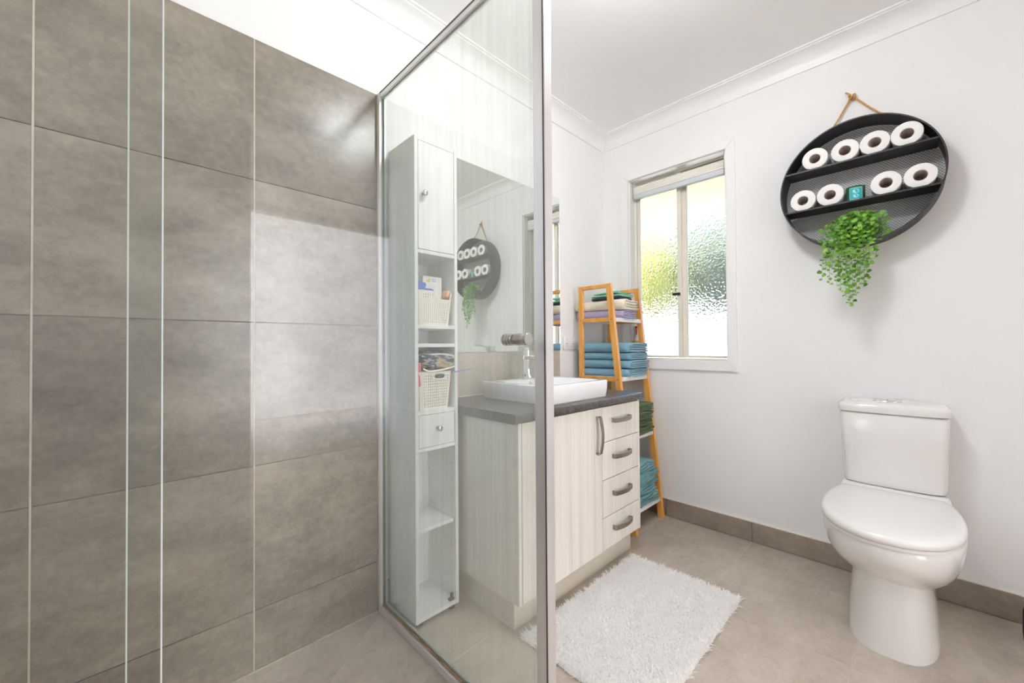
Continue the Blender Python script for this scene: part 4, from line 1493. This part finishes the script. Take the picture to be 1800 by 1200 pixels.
V[..., 2] = np.maximum(V[..., 2], .0012)
base = np.arange(N) * 5
quads = np.c_[base, base + 1, base + 2, base + 3]
tris = np.c_[base + 3, base + 2, base + 4]
me = bpy.data.meshes.new('pile')
cen = np.array([-.955, -.74, 0])
me.vertices.add(N * 5)
me.vertices.foreach_set('co', (V.reshape(-1, 3) - cen).ravel())
loops = np.concatenate([np.c_[quads, tris].reshape(-1)])
me.loops.add(len(loops))
me.loops.foreach_set('vertex_index', loops.astype(np.int32))
st = np.empty(N * 2, np.int32)
st[0::2] = np.arange(N) * 7
st[1::2] = np.arange(N) * 7 + 4
me.polygons.add(N * 2)
me.polygons.foreach_set('loop_start', st)
me.update(calc_edges=True)
me.validate()
pl = link('pile', me, M['shag'], mt, (0, 0, 0))
pl['kind'] = 'stuff'

# ================================================================== ROUND WALL SHELF
SC = Vector((0, -1.3010, 1.7030))
SR, SD = 0.266, 0.120
rw = empty('round_shelf', (0, SC.y, SC.z), 'round black metal wall shelf with a mesh back, hung on rope', 'shelf')
bm = bmesh.new()
lathe(bm, [(SR - .0025, -.003), (SR, -.003), (SR, -SD + .002), (SR + .0015, -SD + .002), (SR + .0015, -SD), (SR - .0035, -SD), (SR - .0025, -SD + .003)], SC, 'X', 96, False, False)
n_ = len(bm.verts) // 96
bm.verts.ensure_lookup_table()
for k in range(96):       # close the section
    a, b = bm.verts[(n_ - 1) * 96 + k], bm.verts[(n_ - 1) * 96 + (k + 1) % 96]
    c, d_ = bm.verts[(k + 1) % 96], bm.verts[k]
    bm.faces.new((a, b, c, d_))
obj('rim', bm, M['black_met'], rw, autosmooth=0.5)
bm = bmesh.new()
pm, wr = 0.0080, 0.0008
k = -60
for sgn in (1, -1):
    for i in range(-50, 51):
        dd = i * pm
        if abs(dd) >= SR - .006:
            continue
        hl = math.sqrt((SR - .004) ** 2 - dd * dd)
        u = Vector((0, math.cos(PI / 4), sgn * math.sin(PI / 4)))
        v = Vector((0, -u.z, u.y))
        c = SC + v * dd + Vector((-.006 if sgn > 0 else -.0076, 0, 0))
        bar(bm, c - u * hl, c + u * hl, .0009, wr, (1, 0, 0))
mb = obj('mesh_back', bm, M['wire'], rw)
mb['kind'] = 'stuff'
ZU, ZL = 1.7985, 1.6215
def chord(z):
    return math.sqrt((SR - .004) ** 2 - (z - SC.z) ** 2)
for zz in (ZU, ZL):
    h = chord(zz) - .0005
    bm = bmesh.new()
    box(bm, (-SD + .001, SC.y - h, zz - .003), (-.009, SC.y + h, zz), 0)
    box(bm, (-SD + .0005, SC.y - h, zz - .0032), (-SD + .003, SC.y + h, zz + .0035), 0)
    obj('shelf_plate', bm, M['black_met'], rw)
# rope and knot
rp = empty('rope', (0, 0, 0))
rp.parent = rw
rp.location = (-.02, .012, .41)
def strand(name, ctrl, r):
    bm = bmesh.new()
    tube(bm, smoothcurve(ctrl, 8), r, 8)
    return obj(name, bm, M['rope'], rp, smooth=True)
kz, ky = 2.112, -1.288
ang = lambda a, r=SR + .003: (SC.y + r * math.sin(a), SC.z + r * math.cos(a))
yl_, zl_ = ang(0.435)
yr_, zr_ = ang(-0.50)
strand('cord', [(-.013, ky + .004, kz), (-.016, (ky + yl_) / 2, (kz + zl_) / 2 - .002), (-.030, yl_, zl_ + .002)], .0038)
strand('cord', [(-.013, ky - .004, kz), (-.016, (ky + yr_) / 2, (kz + zr_) / 2 - .002), (-.030, yr_, zr_ + .002)], .0038)
strand('cord', [(-.030, yr_ + .004, zr_ + .004), (-.032, yr_ - .010, zr_ + .003), (-.030, yr_ - .024, zr_ - .006)], .0036)
kn = []
for i in range(26):
    a = i * 0.62
    kn.append((-.014 - .006 * math.sin(a * 1.5), ky + .010 * math.cos(a), kz + .009 * math.sin(a * 1.31 + .4)))
strand('knot', kn, .0042)
strand('cord', [(-.014, ky, kz + .004), (-.016, ky + .010, kz + .016), (-.014, ky + .022, kz + .028)], .0036)
bm = bmesh.new()
lathe(bm, [(.004, -.024), (.004, -.0002)], (0, ky, kz + .004), 'X', 12)
obj('nail', bm, M['nickel'], rw)

# toilet rolls
def roll(label, y, zb, rot, r=.0470, name='toilet_roll'):
    xf, xb = -.1145, -.0155
    o = empty(name, (xb, y, zb + r + .0003), label, 'toilet roll', 'toilet rolls on the round shelf')
    c = Vector((0, y, zb + r + .0003))
    bm = bmesh.new()
    rings = []
    n = 48
    for rr, x in ((.0215, xf), (r - .003, xf), (r - .0008, xf + .0012), (r, xf + .004), (r, xb - .004), (r - .003, xb), (.0215, xb)):
        rings.append([Vector((x, c.y + rr * math.cos(2 * PI * k / n), c.z + rr * math.sin(2 * PI * k / n))) for k in range(n)])
    rings.append(rings[0])
    vr = [[bm.verts.new(p) for p in q] for q in rings[:-1]]
    vr.append(vr[0])
    for i in range(len(vr) - 1):
        for k in range(n):
            bm.faces.new((vr[i][k], vr[i][(k + 1) % n], vr[i + 1][(k + 1) % n], vr[i + 1][k]))
    obj('paper', bm, M['paper'], o, autosmooth=0.7)
    bm = bmesh.new()
    rings = []
    for rr, x in ((.0198, xf + .0006), (.0212, xf + .0006), (.0212, xb - .0006), (.0198, xb - .0006)):
        rings.append([Vector((x, c.y + rr * math.cos(2 * PI * k / n), c.z + rr * math.sin(2 * PI * k / n))) for k in range(n)])
    vr = [[bm.verts.new(p) for p in q] for q in rings]
    vr.append(vr[0])
    for i in range(4):
        for k in range(n):
            bm.faces.new((vr[i][k], vr[i][(k + 1) % n], vr[i + 1][(k + 1) % n], vr[i + 1][k]))
    obj('core', bm, M['card'], o, autosmooth=0.7)
    return o
ups = ['leftmost on the upper row of the round shelf', 'second from the left, upper row of the round shelf',
       'third from the left, upper row of the round shelf', 'rightmost on the upper row of the round shelf']
lows = ['leftmost on the lower row of the round shelf', 'just left of the green candle jar',
        'just right of the green candle jar', 'rightmost on the lower row of the round shelf']
for y, l in zip((-1.165, -1.2690, -1.3640, -1.4590), ups):
    roll('white toilet roll, ' + l, y, ZU + .0002, 0)
for y, l in zip((-1.119, -1.2165, -1.3955, -1.4940), lows):
    roll('white toilet roll, ' + l, y, ZL + .0002, 0)

# candle jar
cj = empty('candle_jar', (-.075, -1.2985, ZL), 'dark green glass candle jar with a teal label between the lower rolls', 'candle')
cc = (-.075, -1.2985, ZL + .0003)
bm = bmesh.new()
lathe(bm, [(.028, 0), (.032, .003), (.0325, .062), (.0325, .066), (.0300, .066), (.0298, .005)], cc, 'Z', 40, True, True)
obj('glass', bm, M['jar'], cj, autosmooth=0.6)
bm = bmesh.new()
lathe(bm, [(.0290, .052), (.0290, .054)], cc, 'Z', 32)
obj('wax', bm, M['wax'], cj, autosmooth=0.6)
def patch(r, a0, a1, z0, z1, mat, name, n=10):
    # label wrapped on the jar, angles measured from -X towards -Y
    bm = bmesh.new()
    rings = []
    for zz in (z0, z1):
        rings.append([Vector((cc[0] - r * math.cos(a0 + (a1 - a0) * k / n), cc[1] - r * math.sin(a0 + (a1 - a0) * k / n), cc[2] + zz)) for k in range(n + 1)])
    ring_loft(bm, rings, False, False, False)
    obj(name, bm, mat, cj)
A0 = 0.12
patch(.03275, A0 - .69, A0 + .69, .006, .058, M['lab_gold'], 'label_border')
patch(.0330, A0 - .63, A0 + .63, .008, .056, M['lab_teal'], 'label')
def blob(az, zc_, ra, rz, name):
    bm = bmesh.new()
    c0 = []
    for k in range(20):
        a = 2 * PI * k / 20
        q = A0 + az + ra * math.cos(a)
        c0.append(bm.verts.new((cc[0] - .0332 * math.cos(q), cc[1] - .0332 * math.sin(q), cc[2] + zc_ + rz * math.sin(a))))
    bm.faces.new(c0)
    obj(name, bm, M['lab_light'], cj)
blob(0, .042, .30, .009, 'label_print')
blob(0, .022, .26, .007, 'label_print')

# ------------------------------------------------------------------ trailing plant
pt = empty('trailing_plant', (-.07, -1.302, 1.4405), 'trailing artificial plant with small round leaves in a black pot', 'plant')
PZ = SC.z - SR + .0035
bm = bmesh.new()
lathe(bm, [(.030, 0.0), (.034, .003), (.043, .075), (.0445, .078), (.041, .078), (.038, .066)], (-.068, -1.302, PZ + .0025), 'Z', 32)
obj('pot', bm, M['pot'], pt, autosmooth=0.7)
def leaf_mesh(nm, ln_, wd_):
    bm = bmesh.new()
    rows = []
    for i in range(6):
        u = i / 5
        wdt = wd_ * math.sin(PI * (0.06 + 0.94 * u) ** .8) ** .75 if 0 < i < 5 else 0
        x = ln_ * u
        zz = -.18 * ln_ * u * u
        if wdt == 0:
            rows.append([bm.verts.new((x, 0, zz))])
        else:
            rows.append([bm.verts.new((x, -wdt, zz + .12 * wdt)), bm.verts.new((x, 0, zz - .1 * wdt)), bm.verts.new((x, wdt, zz + .12 * wdt))])
    for a, b in zip(rows, rows[1:]):
        if len(a) == 1:
            bm.faces.new((a[0], b[0], b[1]))
            bm.faces.new((a[0], b[1], b[2]))
        elif len(b) == 1:
            bm.faces.new((a[0], b[0], a[1]))
            bm.faces.new((a[1], b[0], a[2]))
        else:
            bm.faces.new((a[0], b[0], b[1], a[1]))
            bm.faces.new((a[1], b[1], b[2], a[2]))
    me = bpy.data.meshes.new(nm)
    bm.to_mesh(me)
    bm.free()
    for q in me.polygons:
        q.use_smooth = True
    me.materials.append(M['leaf'])
    return me
LM = [leaf_mesh('leaf', .0175, .0084), leaf_mesh('leaf', .0205, .0098), leaf_mesh('leaf', .0130, .0064)]
rng = random.Random(12)
top = Vector((-.075, -1.302, PZ + .085))
leaves = []          # (stem index, matrix, mesh index)
stems = []
NS = 37
# (end y, end z, how far it stands out) read off the photograph's trailing outline
ends = [(-1.19, 1.30), (-1.215, 1.275), (-1.205, 1.33), (-1.24, 1.262), (-1.225, 1.34), (-1.255, 1.235), (-1.27, 1.21), (-1.282, 1.172), (-1.292, 1.183),
        (-1.275, 1.255), (-1.30, 1.225), (-1.312, 1.262), (-1.325, 1.245), (-1.335, 1.285), (-1.345, 1.33), (-1.36, 1.36), (-1.30, 1.30), (-1.25, 1.30)]
for s in range(NS):
    if s < len(ends):
        ey, ez = ends[s]
        out = rng.uniform(.075, .105)
        start = top + Vector((rng.uniform(-.025, .01), rng.uniform(-.03, .03), 0))
        kx = -.075 - out
        ky_ = start.y + (ey - start.y) * .62
        ctrl = [start, start + Vector((-.02, (ky_ - start.y) * .4, .028 + rng.uniform(0, .02))), Vector((kx * .82, ky_, 1.515 + rng.uniform(-.015, .02))),
                Vector((kx, ky_ + (ey - ky_) * .5, 1.452)), Vector((kx + rng.uniform(-.01, .01), ey + rng.uniform(-.008, .008), (1.44 + ez) / 2)), Vector((kx + rng.uniform(-.008, .012), ey, ez))]
    else:
        a = rng.uniform(PI * .45, PI) if s % 3 == 0 else rng.uniform(PI, PI * 1.62)
        rad = rng.uniform(.05, .108)
        ey = top.y + rad * math.sin(a) * 1.02
        ex = -.08 + rad * .55 * math.cos(a) - .02
        ex = min(ex, -.02)
        start = top + Vector((rng.uniform(-.02, .02), rng.uniform(-.03, .03), 0))
        pk = rng.uniform(.015, .05)
        ctrl = [start, start + Vector(((ex - start.x) * .35, (ey - start.y) * .4, pk)), Vector((ex, ey, start.z + pk * .55 - .01)), Vector((ex - .008, ey + (ey - top.y) * .08, start.z - rng.uniform(.03, .085)))]
    pts = smoothcurve(ctrl, 9)
    stems.append(pts)
    seg = 0.0
    acc = 0
    for i in range(1, len(pts) - 0):
        seg += (pts[i] - pts[i - 1]).length
        step = .0120 if pts[i].z > 1.45 else .0128
        while seg > step:
            seg -= step
            acc += 1
            p = pts[i].copy()
            tdir = (pts[i] - pts[i - 1]).normalized()
            side = 1 if acc % 2 else -1
            # leaves open towards the room
            d = (Vector((-.55, 0, 0)) + Vector((0, side * 1.0, 0)) + tdir * .25 + Vector((rng.gauss(0, .45), rng.gauss(0, .45), rng.gauss(0.1, .45)))).normalized()
            nup = (Vector((-.9, 0, .55)) + Vector((rng.gauss(0, .4), rng.gauss(0, .4), rng.gauss(0, .4))))
            nup = (nup - d * nup.dot(d)).normalized()
            yv = nup.cross(d)
            mx = Matrix((d, yv, nup)).transposed().to_4x4()
            mx.translation = p + d * .001
            tail = i / len(pts)
            kk = 2 if (s < len(ends) and tail > .72 and rng.random() < .75) else rng.choice((0, 0, 1, 2))
            mx = mx @ Matrix.Scale(rng.uniform(.85, 1.15), 4)
            leaves.append((s, mx, kk))
stem_o = []
for s, pts in enumerate(stems):
    bm = bmesh.new()
    tube(bm, pts, [.0012 - .0006 * i / len(pts) for i in range(len(pts))], 5)
    stem_o.append(obj('stem', bm, M['stem'], pt))
# leaves turned to the room and standing furthest out are single parts; the others are one part
def front(l):
    return l[1].translation.x + (0.02 if l[2] == 2 else 0)
order = sorted(range(len(leaves)), key=lambda i: front(leaves[i]))
single = set(order[:300])
rest = bmesh.new()
for i, (s, mx, kk) in enumerate(leaves):
    if i in single:
        o = bpy.data.objects.new('leaf', LM[kk])
        COL.objects.link(o)
        o.parent = stem_o[s]
        mm = mx.copy()
        mm.translation = mm.translation - wloc(stem_o[s])
        o.matrix_local = mm
    else:
        nb = len(rest.verts)
        me = LM[kk]
        vs = [rest.verts.new(mx @ v.co) for v in me.vertices]
        for q in me.polygons:
            rest.faces.new([vs[k] for k in q.vertices])
fo = obj('foliage', rest, M['leaf'], pt, smooth=True)
fo['kind'] = 'stuff'
print('leaves', len(leaves), 'objects', len(bpy.data.objects))
